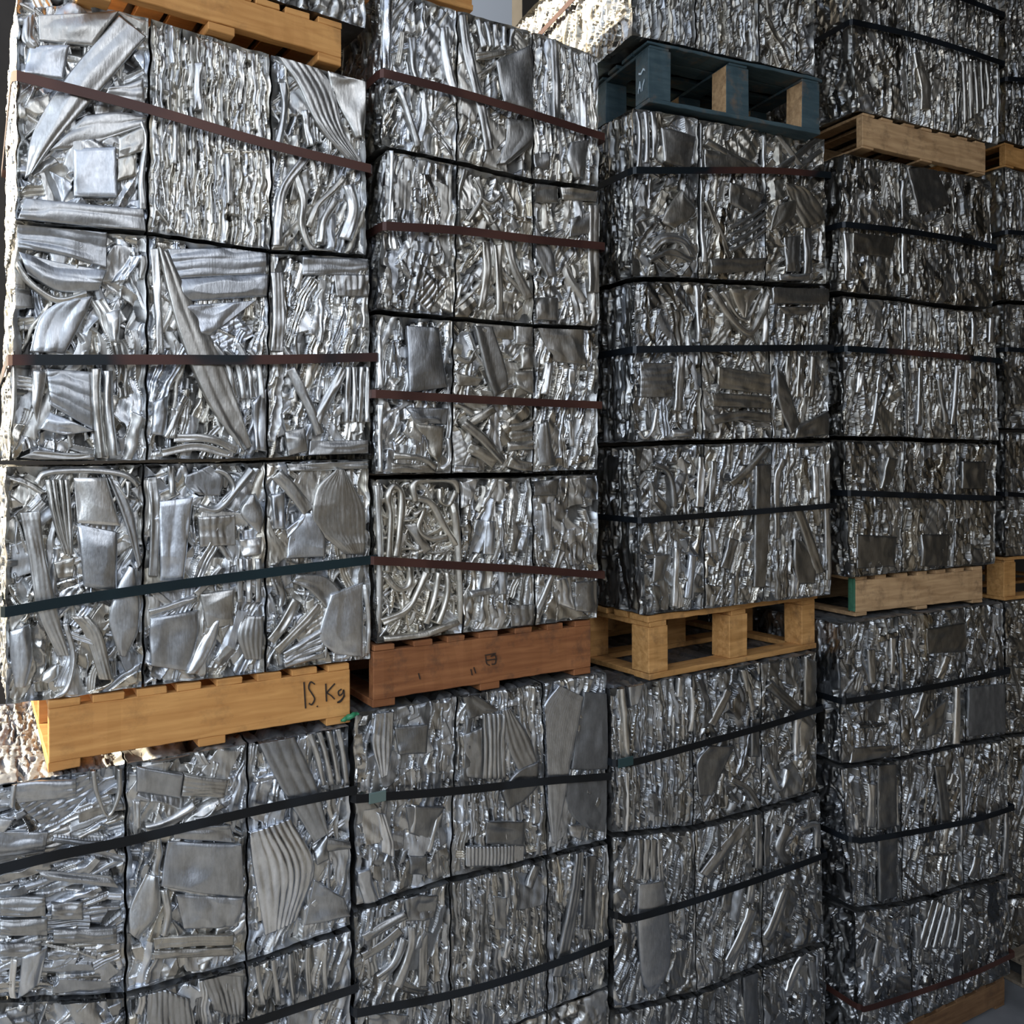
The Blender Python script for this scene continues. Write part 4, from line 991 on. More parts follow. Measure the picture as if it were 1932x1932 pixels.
pl(P2, Dd, (922, 1305), (985, 1330), (975, 1395), (930, 1370), tone=.95, folds=0, rough=.35, lift=.018)
plh(P2, Dd, (1170, 1110), (1285, 1060), (1282, 1180), (1165, 1200), tone=.5, folds=1)
pl(P2, Dd, (882, 1512), (1105, 1505), (1100, 1625), (880, 1618), tone=.56, folds=4, lift=.016, warm=.5)
st(P2, Dd, 40, (742, 1225), (745, 1400), (720, 1560), tone=.58, warm=.75, folds=2); st(P2, Dd, 36, (800, 1240), (815, 1590), tone=.6, warm=.75, folds=2)
st(P2, Dd, 30, (690, 900), (720, 1000), (650, 1120), tone=.55, warm=.7)
for k in range(3): st(P2, Dd, 26, (700 + 20 * k, 980 + 50 * k), (760, 1030 + 50 * k), (820 - 10 * k, 990 + 60 * k), tone=.55, warm=.8, bulge=.007)
st(P2, Dd, 36, (740, 1060), (800, 1180), tone=.5, warm=.8); plh(P2, Dd, (1120, 940), (1310, 960), (1300, 1020), (1130, 1010), tone=.6, warm=.7)
st(P2, Dd, 26, (640, 860), (600, 1000), (600, 1150), tone=.7, warm=.6); st(P2, Dd, 60, (1290, 1040), (1290, 1200), (1290, 1480), tone=.62, folds=2, warm=.6)
pl(P2, Dd, (290, 735), (325, 742), (322, 780), (288, 772), tone=.95, folds=0, rough=.45, lift=.02, label='small white scrap')
# third layer
pl(P2, Dd, (340, 1650), (500, 1660), (545, 1960), (350, 1990), tone=.42, folds=1, warm=.1, bulge=.006, lift=.015, crumple=.0008, name='sheet_plate', label='dark upright panel')
pl(P2, Ee, (340, 345), (550, 350), (540, 430), (385, 425), tone=.44, folds=2, warm=.1)
piece(P2, 'flat_bar', Dd((680, 1650), (740, 1900), (780, 2010)), Dd((770, 1655), (835, 1860), (850, 1960)), tone=.40, folds=1, lift=.018, warm=.5, crumple=.0005, label='dark flat bar')
plh(P2, Dd, (690, 1632), (880, 1640), (880, 1720), (700, 1700), tone=.55, folds=1, warm=.8)
pl(P2, Dd, (892, 1640), (972, 1640), (970, 1742), (892, 1742), tone=.60, folds=0, warm=.5, lift=.018)
pl(P2, Dd, (1000, 1650), (1225, 1650), (1245, 1850), (1080, 1830), tone=.50, folds=2, warm=.6, bulge=.006, lift=.014)
pl(P2, Ee, (920, 45), (982, 40), (980, 145), (915, 150), tone=.55, folds=0, warm=.7, lift=.017)
pl(P2, Ee, (890, 165), (980, 160), (982, 285), (900, 240), tone=.55, folds=1, warm=.7)
plh(P2, Ee, (590, 170), (725, 200), (700, 235), (600, 235), tone=.5, folds=0, warm=.85)
st(P2, Ee, 34, (590, 90), (650, 110), (700, 60), tone=.5, warm=.8)
st(P2, Ee, 46, (630, 420), (730, 510), (830, 620), tone=.5, warm=.8, lift=.016, folds=2); st(P2, Ee, 42, (660, 425), (785, 350), tone=.52, warm=.85)
st(P2, Ee, 40, (855, 450), (930, 440), (1000, 415), tone=.56, warm=.8); plh(P2, Ee, (860, 460), (992, 465), (992, 520), (860, 520), tone=.48, warm=.8)
st(P2, Ee, 44, (850, 545), (990, 535), tone=.58, warm=.7, lift=.016); st(P2, Ee, 56, (650, 550), (720, 580), (790, 630), tone=.5, warm=.85)
st(P2, Ee, 52, (860, 620), (920, 640), (990, 650), tone=.54, warm=.8); st(P2, Ee, 40, (580, 655), (700, 665), tone=.6)
pc(P2, Ee, [(390, 430), (420, 520), (450, 580)], [(525, 440), (520, 540), (515, 640)], tone=.5, warm=.85, folds=1, name='sheet_plate')
st(P2, Ee, 34, (275, 590), (400, 600), (490, 650), tone=.56, warm=.7, bulge=.008); plh(P2, Ee, (262, 625), (440, 635), (500, 685), (262, 685), tone=.44, warm=.8)
st(P2, Ee, 24, (552, 500), (562, 610), (520, 660), tone=.8); st(P2, Ee, 26, (203, -20), (203, 250), tone=.85, folds=0, bulge=.006); st(P2, Ee, 26, (205, 330), (205, 670), tone=.8, folds=0, bulge=.006)
pc(P2, Ee, [(1010, 430), (1000, 520), (1010, 640)], [(1060, 410), (1090, 560), (1090, 640)], tone=.5, warm=.4, bulge=.008)
st(P2, Ee, 26, (1165, 410), (1180, 540), tone=.85); st(P2, Ee, 32, (1180, 150), (1175, 270), tone=.75); st(P2, Ee, 40, (1060, 120), (1040, 280), tone=.75, bulge=.01)
# bottom layer, loops
LP = dict(name='bent_profile', warm=.8, tone=.62, bulge=.009, folds=0, lift=.015)
st(P2, Ee, 34, (245, 1180), (260, 900), (245, 790), (275, 745), (315, 790), (300, 1000), (285, 1100), **LP)
st(P2, Ee, 34, (385, 820), (370, 745), (430, 712), (560, 712), (612, 770), **LP)
st(P2, Ee, 36, (385, 800), (460, 830), (520, 930), (590, 1040), **LP)
st(P2, Ee, 24, (505, 755), (510, 820), (550, 835), (590, 770), **LP)
st(P2, Ee, 30, (375, 890), (425, 860), (400, 960), (460, 1010), (540, 1000), **LP)
pl(P2, Ee, (330, 940), (385, 930), (465, 1060), (430, 1090), tone=.52, warm=.6, folds=0)
st(P2, Ee, 40, (575, 830), (600, 1060), (618, 1440), **LP)
st(P2, Ee, 36, (230, 1190), (290, 1260), (350, 1240), (360, 1150), **LP)
st(P2, Ee, 34, (215, 1430), (340, 1370), (400, 1270), (440, 1180), **LP); st(P2, Ee, 34, (225, 1520), (430, 1490), (600, 1430), **LP)
st(P2, Ee, 30, (440, 1440), (480, 1300), (500, 1180), **LP); st(P2, Ee, 30, (500, 1440), (540, 1300), (545, 1180), **LP)
st(P2, Ee, 34, (192, 740), (205, 1100), (195, 1480), tone=.72, warm=.5, folds=2); st(P2, Ee, 28, (300, 1400), (380, 1320), (420, 1330), **LP)
st(P2, Ee, 50, (765, 920), (755, 1090), tone=.8, warm=.1, folds=3); st(P2, Ee, 46, (1045, 830), (1060, 1070), tone=.66, bulge=.012)
pl(P2, Ee, (960, 722), (1110, 705), (1102, 790), (972, 792), tone=.38, folds=1); st(P2, Ee, 34, (1125, 1070), (1070, 1220), (1000, 1390), tone=.55, warm=.5)
pl(P2, Ee, (1090, 1215), (1165, 1200), (1185, 1370), (1110, 1340), tone=.88, folds=2, fold_amp=.004, lift=.016); pl(P2, Ee, (1190, 1230), (1302, 1220), (1302, 1385), (1195, 1375), tone=.46, folds=1)
pl(P2, Ee, (860, 1345), (985, 1340), (975, 1445), (870, 1455), tone=.46, folds=3); st(P2, Ee, 40, (820, 1130), (830, 1290), tone=.7, warm=.1, folds=3); st(P2, Ee, 30, (660, 1290), (780, 1270), tone=.6)
# load 2 lower
pc(P2L, Ff, [(180, 360), (165, 520), (210, 690)], [(275, 350), (265, 540), (240, 670)], tone=.86, folds=4, fold_amp=.005, warm=.15, rough=.22, label='bright torn foil')
pl(P2L, Ff, (280, 430), (450, 412), (440, 560), (300, 565), tone=.36, folds=0); pl(P2L, Ff, (335, 825), (525, 830), (460, 1000), (355, 965), tone=.34, folds=0, lift=.014)
pl(P2L, Ff, (350, 1080), (440, 1075), (440, 1175), (355, 1170), tone=.30, folds=0, lift=.015); pc(P2L, Ff, [(190, 860), (210, 960), (215, 1060)], [(235, 870), (270, 990), (275, 1085)], tone=.9, folds=3, fold_amp=.004)
st(P2L, Ff, 76, (110, 1150), (135, 1230), (160, 1310), tone=.72, bulge=.014, warm=.0, folds=3, lift=.018)
st(P2L, Ff, 30, (380, 820), (370, 960), tone=.7, folds=0); st(P2L, Ff, 24, (510, 850), (450, 1060), tone=.7)
pc(P2L, Ff, [(610, 250), (640, 330), (650, 385)], [(700, 270), (790, 330), (800, 345)], tone=.34, warm=.5, name='sheet_plate')
for k in range(5): st(P2L, Ff, 22, (735 + 24 * k, 360), (738 + 22 * k, 520), (735 + 24 * k, 690), tone=.5 + .12 * (k % 2), bulge=.006)
pl(P2L, Ff, (625, 470), (720, 430), (720, 690), (640, 680), tone=.52, folds=2, warm=.4); pc(P2L, Ff, [(820, 340), (840, 500), (920, 680)], [(860, 330), (960, 480), (1000, 610)], tone=.48, folds=4)
pc(P2L, Ff, [(1000, 600), (900, 650), (820, 750)], [(1000, 730), (930, 800), (850, 840)], tone=.34, folds=0, lift=.014, name='sheet_plate'); pl(P2L, Ff, (740, 900), (935, 905), (930, 1030), (740, 1015), tone=.33, folds=0, lift=.014)
pl(P2L, Ff, (640, 1030), (935, 1025), (930, 1125), (640, 1130), tone=.62, folds=16, fold_amp=.005)
pc(P2L, Ff, [(1110, 215), (1030, 330), (1015, 500), (1020, 660), (1075, 1010)], [(1225, 270), (1205, 400), (1165, 600), (1140, 760), (1085, 1012)], tone=.66, folds=16, fold_amp=.0055, lift=.016, bulge=.002, warm=.2, crumple=.0004, name='corrugated_sheet', label='finely corrugated pointed sheet')
pl(P2L, Ff, (1235, 250), (1370, 260), (1362, 640), (1170, 640), tone=.26, folds=0, rough=.55, lift=.013, name='perforated_sheet', label='dark dimpled sheet'); pc(P2L, Ff, [(1140, 700), (1160, 850), (1230, 930)], [(1352, 690), (1352, 850), (1340, 960)], tone=.27, folds=0, rough=.55, name='perforated_sheet')
pl(P2L, Ff, (1155, 920), (1250, 915), (1225, 1000), (1165, 975), tone=.66, bulge=.008, lift=.016)
pl(P2L, Ff, (330, 1275), (500, 1280), (480, 1395), (340, 1410), tone=.42, folds=3); st(P2L, Ff, 44, (125, 1500), (220, 1440), (335, 1375), tone=.48, folds=2); st(P2L, Ff, 38, (120, 1590), (220, 1530), (310, 1455), tone=.48)
st(P2L, Ff, 44, (370, 1440), (360, 1560), (290, 1740), tone=.62, bulge=.009); st(P2L, Ff, 40, (430, 1440), (420, 1740), tone=.5, folds=2); st(P2L, Ff, 40, (200, 1700), (280, 1620), (330, 1500), tone=.55)
pl(P2L, Ff, (780, 1285), (845, 1290), (842, 1455), (790, 1450), tone=.48, folds=0); pc(P2L, Ff, [(1195, 1050), (1160, 1300), (1080, 1690)], [(1235, 1060), (1210, 1300), (1140, 1690)], tone=.46, folds=3, lift=.015)
pc(P2L, Ff, [(1245, 1080), (1230, 1450)], [(1300, 1080), (1290, 1450)], tone=.32, folds=2); st(P2L, Ff, 34, (1000, 1130), (960, 1240), tone=.42); pl(P2L, Ff, (145, 1870), (350, 1885), (350, 1960), (150, 1960), tone=.52, folds=2)
st(P2L, Ff, 26, (840, 1160), (850, 1290), tone=.75); st(P2L, Ff, 30, (860, 1500), (840, 1600), tone=.8)

# load 3
pl(P3, Gg, (340, 560), (492, 600), (465, 742), (352, 710), tone=.46, folds=0, lift=.016, warm=.5, bulge=.002, crumple=.0008, label='square grey patch')
for k in range(3): st(P3, Gg, 20, (240 + 32 * k, 490), (248 + 32 * k, 600), (242 + 34 * k, 735 - 20 * k), tone=.55)
st(P3, Gg, 30, (540, 620), (660, 690), (770, 740), tone=.48, warm=.7); pl(P3, Gg, (530, 655), (640, 670), (730, 742), (532, 742), tone=.38, folds=0, warm=.6)
st(P3, Gg, 20, (792, 590), (792, 740), tone=.68); st(P3, Gg, 20, (512, 540), (512, 740), tone=.62); st(P3, Gg, 26, (1040, 600), (940, 680), (850, 742), tone=.46); st(P3, Gg, 20, (1040, 660), (930, 742), tone=.5); st(P3, Gg, 22, (850, 590), (960, 740), tone=.5)
pc(P3, Gg, [(430, 830), (370, 910), (340, 975)], [(440, 850), (490, 930), (400, 1000)], tone=.46, warm=.8, folds=0, name='sheet_plate')
st(P3, Gg, 44, (295, 1090), (350, 1045), (430, 1050), (480, 1110), tone=.62, folds=2, fold_amp=.005); st(P3, Gg, 24, (290, 1140), (380, 1105), (480, 1140), tone=.4)
st(P3, Gg, 18, (515, 790), (518, 960), (530, 1150), tone=.7); pl(P3, Gg, (640, 800), (790, 850), (750, 950), (640, 890), tone=.42, folds=3, warm=.6)
for k in range(4): st(P3, Gg, 18, (640, 1000 + 34 * k), (720, 960 + 34 * k), (800, 900 + 34 * k), tone=.44 + .05 * (k % 2))
plh(P3, Gg, (555, 1135), (800, 1130), (790, 1185), (560, 1200), tone=.40, warm=.6); st(P3, Gg, 24, (540, 880), (600, 1030), (640, 1130), tone=.45, warm=.8)
pc(P3, Gg, [(880, 800), (900, 860), (970, 1000)], [(960, 820), (1010, 870), (1060, 960)], tone=.46, folds=4, warm=.8, lift=.016, name='sheet_plate'); pc(P3, Gg, [(850, 900), (830, 960), (820, 1010)], [(940, 870), (920, 950), (850, 1000)], tone=.46, folds=2, warm=.8, name='sheet_plate')
st(P3, Gg, 34, (980, 1000), (985, 1200), tone=.44); pl(P3, Gg, (880, 1040), (950, 1030), (950, 1190), (890, 1190), tone=.40, folds=3); st(P3, Gg, 28, (860, 1215), (990, 1215), tone=.7)
st(P3, Gg, 30, (560, 1270), (640, 1390), (720, 1460), (770, 1390), (820, 1270), tone=.56, warm=.75, bulge=.009, lift=.016, name='bent_profile', label='V-shaped bent profile'); st(P3, Gg, 18, (600, 1280), (700, 1400), (780, 1290), tone=.6, warm=.7, bulge=.006, name='bent_profile')
pc(P3, Gg, [(640, 1265), (660, 1310), (700, 1395)], [(780, 1270), (740, 1320), (710, 1395)], tone=.72, warm=.9, folds=2, name='sheet_plate')
plh(P3, Gg, (825, 1252), (1072, 1255), (1070, 1332), (828, 1332), tone=.40, folds=1, warm=.5, lift=.017, bulge=.003, crumple=.0005, label='smooth top panel'); plh(P3, Gg, (850, 1345), (1005, 1345), (970, 1378), (880, 1378), tone=.46, folds=0, warm=.6, lift=.015)
st(P3, Gg, 12, (1076, 1260), (1078, 1500), tone=.85, folds=0); plh(P3, Gg, (590, 1605), (822, 1640), (822, 1730), (590, 1700), tone=.52, folds=3, warm=.75); plh(P3, Gg, (560, 1720), (822, 1735), (822, 1790), (570, 1780), tone=.44, folds=2, warm=.7)
pc(P3, Gg, [(835, 1600), (850, 1750), (905, 1900)], [(880, 1640), (920, 1780), (950, 1870)], tone=.40, warm=.4, lift=.017, folds=0); pl(P3, Gg, (930, 1865), (1072, 1800), (1072, 1905), (925, 1922), tone=.40, warm=.5, folds=0, lift=.015)
st(P3, Gg, 40, (570, 1840), (700, 1820), (830, 1830), tone=.42, warm=.6); st(P3, Gg, 34, (430, 1560), (415, 1800), tone=.58); plh(P3, Gg, (250, 1590), (392, 1590), (390, 1740), (250, 1740), tone=.42, folds=5)
st(P3, Gg, 14, (325, 1790), (305, 1880), (270, 1920), (240, 1890), tone=.8, bulge=.006, name='bent_profile'); st(P3, Gg, 34, (390, 1900), (480, 1895), tone=.7); st(P3, Gg, 36, (200, 1250), (212, 1500), tone=.62, folds=3); st(P3, Gg, 26, (500, 1250), (512, 1500), tone=.66)
for k in range(3): st(P3, Gg, 26, (900 + 55 * k, 1560), (890 + 55 * k, 1740), tone=.5 + .08 * (k % 2), warm=.7)
st(P3, Gg, 26, (800, 1340), (800, 1500), tone=.74)
# load 3 bottom layer
st(P3, Hh, 22, (310, 870), (380, 920), (400, 1060), tone=.40, bulge=.008); st(P3, Hh, 28, (522, 840), (510, 1060), tone=.78); st(P3, Hh, 24, (575, 860), (560, 1040), tone=.55)
st(P3, Hh, 26, (810, 800), (730, 890), (650, 960), tone=.48, warm=.7); pl(P3, Hh, (752, 880), (822, 870), (820, 1410), (745, 1410), tone=.35, folds=1, warm=.4, lift=.016, name='flat_bar')
st(P3, Hh, 26, (880, 850), (850, 950), (850, 1200), tone=.66); st(P3, Hh, 38, (925, 1040), (980, 1190), (1030, 1350), tone=.42, lift=.016, warm=.6); pc(P3, Hh, [(925, 1200), (920, 1300), (940, 1395)], [(960, 1210), (1010, 1300), (1010, 1395)], tone=.34, folds=0, name='sheet_plate')
st(P3, Hh, 22, (1062, 870), (1078, 1380), tone=.62, folds=1); st(P3, Hh, 18, (408, 1240), (398, 1495), tone=.95, folds=0, lift=.016); st(P3, Hh, 32, (205, 1270), (225, 1500), tone=.8); st(P3, Hh, 28, (480, 1270), (460, 1460), tone=.72, warm=.0)
st(P3, Hh, 26, (1020, 880), (1020, 1020), tone=.8); st(P3, Hh, 30, (560, 1150), (570, 1260), tone=.78, warm=.1); pl(P3, Hh, (310, 1270), (380, 1265), (350, 1380), (300, 1390), tone=.42, folds=1); st(P3, Hh, 22, (270, 1280), (340, 1270), tone=.45)
st(P3, Hh, 40, (620, 1330), (660, 1200), tone=.4); st(P3, Hh, 24, (930, 790), (1050, 780), tone=.6); st(P3, Hh, 20, (240, 880), (232, 980), tone=.75)
# load 3 lower
st(P3L, Ii, 22, (160, 385), (175, 560), (188, 760), tone=.72, warm=.6, folds=0, bulge=.010, lift=.016, name='pale_tube', label='long pale tube'); pc(P3L, Ii, [(190, 370), (195, 450), (210, 540)], [(235, 375), (262, 430), (240, 530)], tone=.70, warm=.0, folds=0, bulge=.006, name='sheet_plate')
st(P3L, Ii, 24, (428, 410), (422, 500), tone=.85); st(P3L, Ii, 18, (475, 455), (476, 560), (470, 650), tone=.9, lift=.015); st(P3L, Ii, 30, (640, 470), (560, 620), tone=.45, warm=.6); pl(P3L, Ii, (965, 320), (1020, 345), (1015, 560), (965, 530), tone=.44, warm=.85, folds=1, lift=.015)
st(P3L, Ii, 44, (810, 440), (900, 520), (1005, 630), tone=.36, warm=.5, folds=2); st(P3L, Ii, 22, (935, 590), (930, 750), tone=.95, folds=0, lift=.017); pc(P3L, Ii, [(945, 590), (950, 740)], [(1005, 640), (970, 740)], tone=.6, warm=.8, folds=0)
pc(P3L, Ii, [(550, 715), (500, 790), (510, 930)], [(660, 715), (620, 800), (560, 930)], tone=.36, folds=1, name='sheet_plate'); st(P3L, Ii, 28, (810, 790), (855, 900), (900, 820), tone=.6, bulge=.009); st(P3L, Ii, 14, (192, 830), (190, 1090), tone=.85)
st(P3L, Ii, 20, (700, 380), (745, 560), tone=.6, warm=.6); pl(P3L, Ii, (735, 600), (770, 590), (770, 760), (735, 760), tone=.36, folds=0); st(P3L, Ii, 26, (650, 860), (720, 900), (770, 980), tone=.5); 
pc(P3L, Ii, [(245, 1320), (238, 1480), (255, 1720), (290, 1800)], [(345, 1300), (372, 1480), (375, 1660), (320, 1770)], tone=.58, folds=0, bulge=.013, lift=.016, warm=.3, crumple=.0008, name='sheet_plate', label='long smooth tongue of sheet')
for k in range(4): st(P3L, Ii, 22, (250 + 28 * k, 1120), (245 + 30 * k, 1210), (240 + 34 * k, 1300), tone=.5 + .1 * (k % 2)); 
st(P3L, Ii, 40, (710, 1050), (620, 1160), (530, 1280), tone=.48); st(P3L, Ii, 26, (765, 1000), (768, 1250), tone=.56); st(P3L, Ii, 44, (900, 1060), (860, 1160), (900, 1240), tone=.4, bulge=.01); pl(P3L, Ii, (790, 1070), (815, 1060), (815, 1240), (790, 1240), tone=.36, folds=0)
st(P3L, Ii, 38, (740, 1430), (700, 1540), (640, 1660), tone=.6, folds=2); st(P3L, Ii, 36, (890, 1340), (850, 1450), (800, 1560), tone=.52, folds=2); st(P3L, Ii, 26, (870, 1310), (880, 1360), tone=.8); st(P3L, Ii, 40, (640, 1320), (620, 1440), tone=.4); st(P3L, Ii, 30, (740, 1310), (730, 1400), tone=.7)
st(P3L, Ii, 22, (170, 1440), (178, 1530), tone=.9); st(P3L, Ii, 28, (965, 1620), (930, 1700), (895, 1790), tone=.75); pl(P3L, Ii, (700, 1700), (760, 1680), (765, 1930), (710, 1930), tone=.36, folds=1); st(P3L, Ii, 24, (1000, 1650), (1010, 1780), tone=.6)
st(P3L, Ii, 30, (950, 1080), (1020, 1060), (1030, 1160), tone=.66)
# load 4
st(P4, Gg, 18, (1403, 790), (1390, 960), tone=.55); st(P4, Gg, 20, (1405, 1010), (1405, 1200), tone=.8); st(P4, Gg, 24, (1152, 1020), (1160, 1230), tone=.8); pl(P4, Gg, (1420, 740), (1540, 735), (1610, 890), (1470, 940), tone=.40, folds=1); pass
pl(P4, Gg, (1180, 1020), (1370, 1040), (1350, 1130), (1180, 1110), tone=.34, folds=3, warm=.8); st(P4, Hh, 20, (1406, 180), (1408, 340), tone=.8); st(P4, Hh, 22, (1406, 420), (1410, 740), tone=.78); pass
for (x0, y0, x1, y1, tn) in ((1215, 470, 1205, 560, .8), (1300, 480, 1290, 560, .7), (1290, 560, 1270, 700, .6), (1480, 450, 1470, 700, .55), (1560, 500, 1590, 690, .55), (1700, 430, 1705, 500, .75), (1710, 230, 1710, 350, .6), (1790, 230, 1785, 340, .6), (1640, 440, 1620, 700, .5)):
    st(P4, Hh, 18, (x0, y0), (x1, y1), tone=tn)
pl(P4, Hh, (1330, 840), (1375, 850), (1350, 950), (1300, 980), tone=.42, folds=1, warm=.6); pl(P4, Hh, (1200, 1180), (1370, 1190), (1360, 1320), (1200, 1330), tone=.34, folds=3); pl(P4, Hh, (1480, 1180), (1600, 1180), (1590, 1320), (1480, 1320), tone=.34, folds=1); pl(P4, Hh, (1660, 860), (1760, 860), (1760, 980), (1660, 980), tone=.35, folds=1)
st(P4T, Gg, 26, (1432, 330), (1430, 440), tone=.8, warm=.7, folds=0); st(P4T, Gg, 40, (1480, 290), (1500, 380), (1500, 480), tone=.74, warm=.8, folds=2); st(P4T, Gg, 22, (1640, 400), (1640, 500), tone=.7, warm=.7); st(P4T, Gg, 16, (1818, 300), (1820, 600), tone=.6, folds=0)
for k in range(6): st(P4T, Gg, 16, (1640 + 26 * k, 270), (1650 + 26 * k, 560 - 20 * k), tone=.42 + .08 * (k % 2), warm=.7)
st(P4T, Gg, 30, (1460, 230), (1470, 300), tone=.7, warm=.7)
st(P4L, Ii, 22, (1638, 455), (1630, 715), tone=.95, folds=0, lift=.017, warm=.6, name='bright_sliver', label='bright upright sliver'); pl(P4L, Ii, (1685, 460), (1842, 440), (1842, 650), (1680, 672), tone=.27, folds=0, rough=.55, lift=.014, name='perforated_sheet', label='rough dark panel')
pl(P4L, Ii, (1290, 800), (1365, 790), (1368, 1060), (1290, 1080), tone=.32, folds=1, lift=.014, name='flat_bar'); pl(P4L, Ii, (1290, 1110), (1368, 1095), (1370, 1370), (1292, 1392), tone=.32, folds=1, lift=.014, name='flat_bar'); st(P4L, Ii, 16, (1372, 880), (1368, 1060), tone=.85)
plh(P4L, Ii, (1180, 720), (1350, 710), (1340, 755), (1165, 790), tone=.42, folds=1); st(P4L, Ii, 34, (1265, 880), (1262, 1070), tone=.72); st(P4L, Ii, 18, (1190, 1010), (1200, 1080), tone=.9); st(P4L, Ii, 18, (1355, 240), (1355, 400), tone=.8); st(P4L, Ii, 22, (1420, 240), (1425, 310), tone=.7)
plh(P4L, Ii, (1500, 200), (1760, 160), (1690, 300), (1510, 310), tone=.34, folds=2, warm=.5); st(P4L, Ii, 30, (1260, 290), (1270, 440), tone=.5); st(P4L, Ii, 26, (1600, 320), (1560, 420), tone=.58, warm=.7); st(P4L, Ii, 26, (1460, 600), (1500, 480), tone=.5); pl(P4L, Ii, (1470, 620), (1600, 500), (1580, 640), (1500, 680), tone=.42, warm=.6)
st(P4L, Ii, 22, (1650, 760), (1665, 900), (1660, 1150), tone=.5); st(P4L, Ii, 40, (1560, 800), (1590, 1050), tone=.38, folds=2); st(P4L, Ii, 28, (1730, 1200), (1700, 1290), tone=.5); st(P4L, Ii, 24, (1860, 1000), (1850, 1250), tone=.6)
for k in range(6): st(P4L, Ii, 20, (1540 + 24 * k, 1390 + 10 * k), (1510 + 30 * k, 1480), (1470 + 34 * k, 1600), tone=.42 + .08 * (k % 2))
st(P4L, Ii, 26, (1465, 1490), (1470, 1600), tone=.7); st(P4L, Ii, 18, (1250, 1700), (1240, 1800), tone=.7); st(P4L, Ii, 28, (1300, 1560), (1280, 1680), tone=.5)

# ------------------------------------------------------------------ steel straps
SG = 'steel straps round the loads'
DP = 1.06
make_strap(P1, [(35, 150), (280, 212), (500, 276), (691, 322)], .034, ST_BROWN, 'brown steel strap sloping round the top layer of the leftmost load', DP)
make_strap(P1, [(27, 681), (290, 680), (500, 680), (703, 675)], .034, ST_MIX, 'level brown strap with black stretches round the leftmost load\'s middle layer', DP)
make_strap(P1, [(13, 1152), (150, 1128), (400, 1092), (699, 1054)], .034, ST_TEAL, 'dark teal strap just above the pen-marked orange pallet', DP)
make_strap(P1L, [(-70, 1650), (110, 1606), (240, 1580), (470, 1526), (663, 1486)], .033, ST_BLACK, 'black strap just below the pen-marked orange pallet', DP)
make_strap(P1L, [(-70, 2060), (238, 1995), (440, 1932), (666, 1857)], .033, ST_BLACK, 'black strap leaving the bottom edge below the leftmost load', DP)
make_strap(P2, [(721, 144), (862, 180), (1005, 222), (1131, 262)], .034, ST_BROWN, 'brown strap round the top layer on the red-brown pallet', DP)
make_strap(P2, [(726, 430), (862, 438), (1005, 455), (1131, 467)], .034, ST_BROWN, 'brown strap round the second layer on the red-brown pallet', DP)
make_strap(P2, [(706, 744), (862, 753), (1005, 760), (1126, 765)], .033, ST_BROWN, 'brown strap round the third layer on the red-brown pallet', DP)
make_strap(P2, [(703, 1056), (862, 1066), (1005, 1074), (1131, 1084)], .033, ST_BROWN, 'brown strap round the bottom layer on the red-brown pallet', DP)
make_strap(P2L, [(669, 1502), (862, 1487), (1022, 1470), (1144, 1461)], .033, ST_BLACK, 'black strap with a grey-green seal just below the red-brown pallet', DP, seal=((690, 722, 1499), M_SEAL))
make_strap(P2L, [(671, 1903), (862, 1866), (1022, 1818), (1146, 1771)], .033, ST_BLACK, 'black strap sloping across the bottom of the second load', DP)
make_strap(P3T, [(1192, -110), (1312, -90), (1432, -70), (1538, -50)], .033, ST_BROWN, 'brown strap above the blue pallet', 2.06)
make_strap(P3, [(1195, 325), (1318, 325), (1445, 325), (1558, 333)], .033, ST_MIX, 'brown-black strap just below the blue pallet', DP)
make_strap(P3, [(1195, 661), (1320, 659), (1447, 658), (1563, 657)], .033, ST_BLACK, 'black strap round the middle layer on the yellow block pallet', DP)
make_strap(P3, [(1204, 981), (1328, 972), (1457, 962), (1569, 953)], .028, ST_BLACK, 'black strap round the bottom layer on the yellow block pallet', DP)
make_strap(P3L, [(1156, 1436), (1190, 1434), (1310, 1402), (1440, 1366), (1543, 1334)], .033, ST_BLACK, 'black strap with a teal seal just below the yellow block pallet', DP, seal=((1158, 1186, 1434), M_SEAL2))
make_strap(P3L, [(1160, 1722), (1185, 1728), (1312, 1692), (1440, 1649), (1550, 1609)], .033, ST_BLACK, 'black strap crossing the long smooth tongue of sheet', DP)
make_strap(P4T, [(1602, 46), (1712, 70), (1808, 98), (1886, 124)], .033, ST_BLACK, 'black strap just above the splintered tan pallet', DP)
make_strap(P4T, [(1602, -62), (1712, -30), (1808, 2), (1886, 32)], .033, ST_BLACK, 'black strap cut by the top edge, above the splintered tan pallet', DP)
make_strap(P4, [(1588, 426), (1697, 438), (1800, 454), (1871, 468)], .033, ST_BLACK, 'black strap just below the splintered tan pallet', DP)
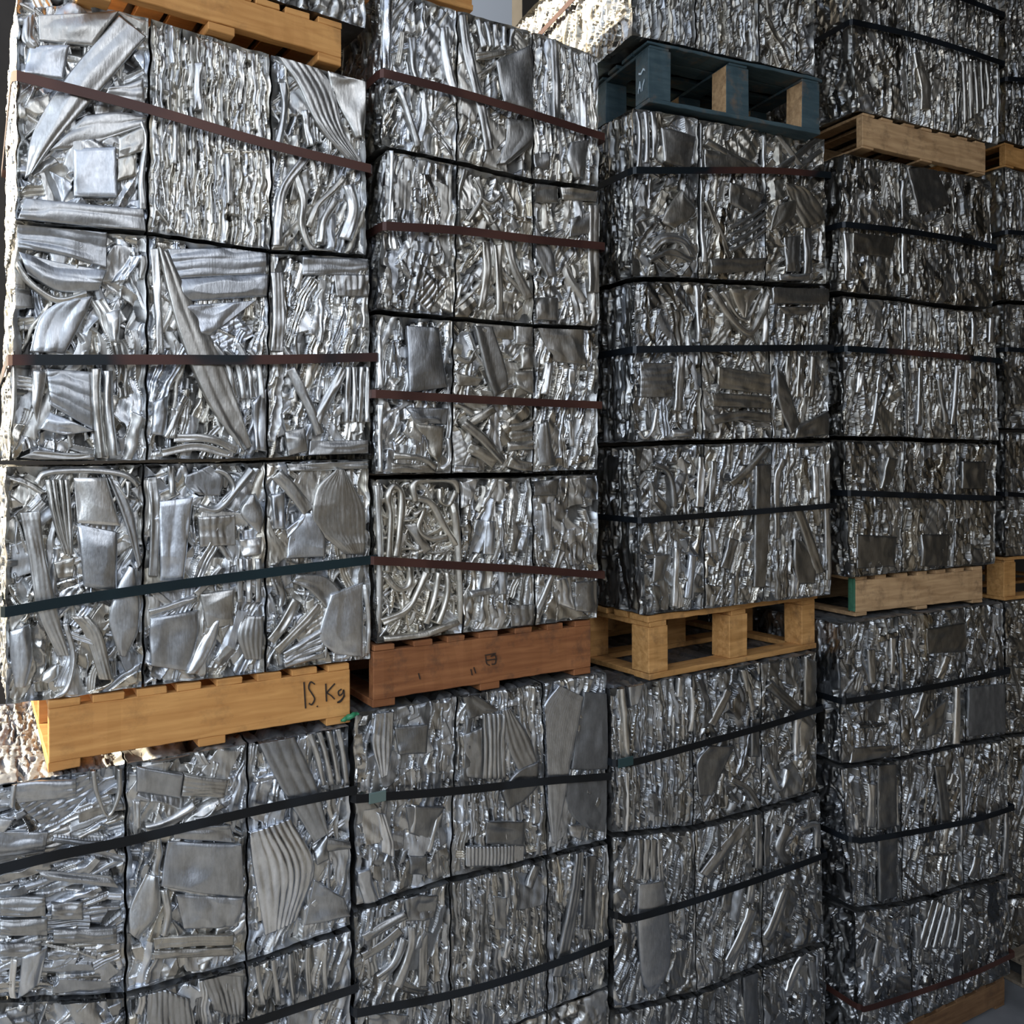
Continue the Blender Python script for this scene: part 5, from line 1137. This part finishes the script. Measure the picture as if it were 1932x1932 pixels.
make_strap(P4, [(1592, 659), (1704, 666), (1806, 675), (1882, 682)], .033, ST_MIX, 'brown-black strap round the middle layer on the green-ended pallet', DP)
make_strap(P4, [(1598, 930), (1706, 934), (1806, 938), (1881, 940)], .033, ST_BLACK, 'black strap round the bottom layer on the green-ended pallet', DP)
make_strap(P4L, [(1588, 1321), (1695, 1304), (1822, 1280), (1896, 1264)], .033, ST_BLACK, 'black strap just below the green-ended tan pallet', DP)
make_strap(P4L, [(1600, 1580), (1640, 1579), (1820, 1546), (1904, 1521)], .033, ST_BLACK, 'black strap round the second layer under the green-ended pallet', DP)
make_strap(P4L, [(1616, 1894), (1640, 1894), (1816, 1836), (1904, 1797)], .033, ST_BROWN, 'dark brown strap low in the bottom right corner', DP)
P5d = 1.01
def s5(a, m, lab): make_strap(P5, [(1894, a), (1960, a + 4), (2000, a + 6)], .030, m, lab, P5d)
s5(152, ST_BLACK, 'black strap end at the right edge near the top'); s5(440, ST_BLACK, 'black strap end at the right edge under the orange pallet corner'); s5(660, ST_BLACK, 'black strap end at the right edge at mid height'); s5(932, ST_BLACK, 'black strap end at the right edge above the orange block pallet')

# green plastic scrap caught under the orange pallet's right foot
rng_ = np.random.default_rng(5)
a0 = P1p.at(641, 1356); a1 = P1p.at(674, 1340)
pts = cat([P1p.at(640, 1357), P1p.at(650, 1353), P1p.at(662, 1347), P1p.at(673, 1344)], 14)
V = []; Fq = []
for i, p in enumerate(pts):
    r = .011 * math.sin(math.pi * (i + .6) / 14.2) ** .5
    for k in range(10):
        a = k * math.tau / 10; V.append(P1p.w(p[0], .02 + r * 1.1 * math.cos(a) + .003 * math.sin(i), p[1] + r * (1 + .25 * math.sin(i * 2 + k)) * math.sin(a)))
for i in range(13):
    for k in range(10): Fq.append((i * 10 + k, i * 10 + (k + 1) % 10, i * 10 + 10 + (k + 1) % 10, i * 10 + 10 + k))
V = np.array(V); c0 = V.mean(0)
o = mesh_np('plastic_scrap', V - c0, Fq, M_GREEN, True); o.location = c0; bm_fix(o)
tag(o, 'small shiny green plastic scrap beside the orange pallet\'s right end', 'plastic')
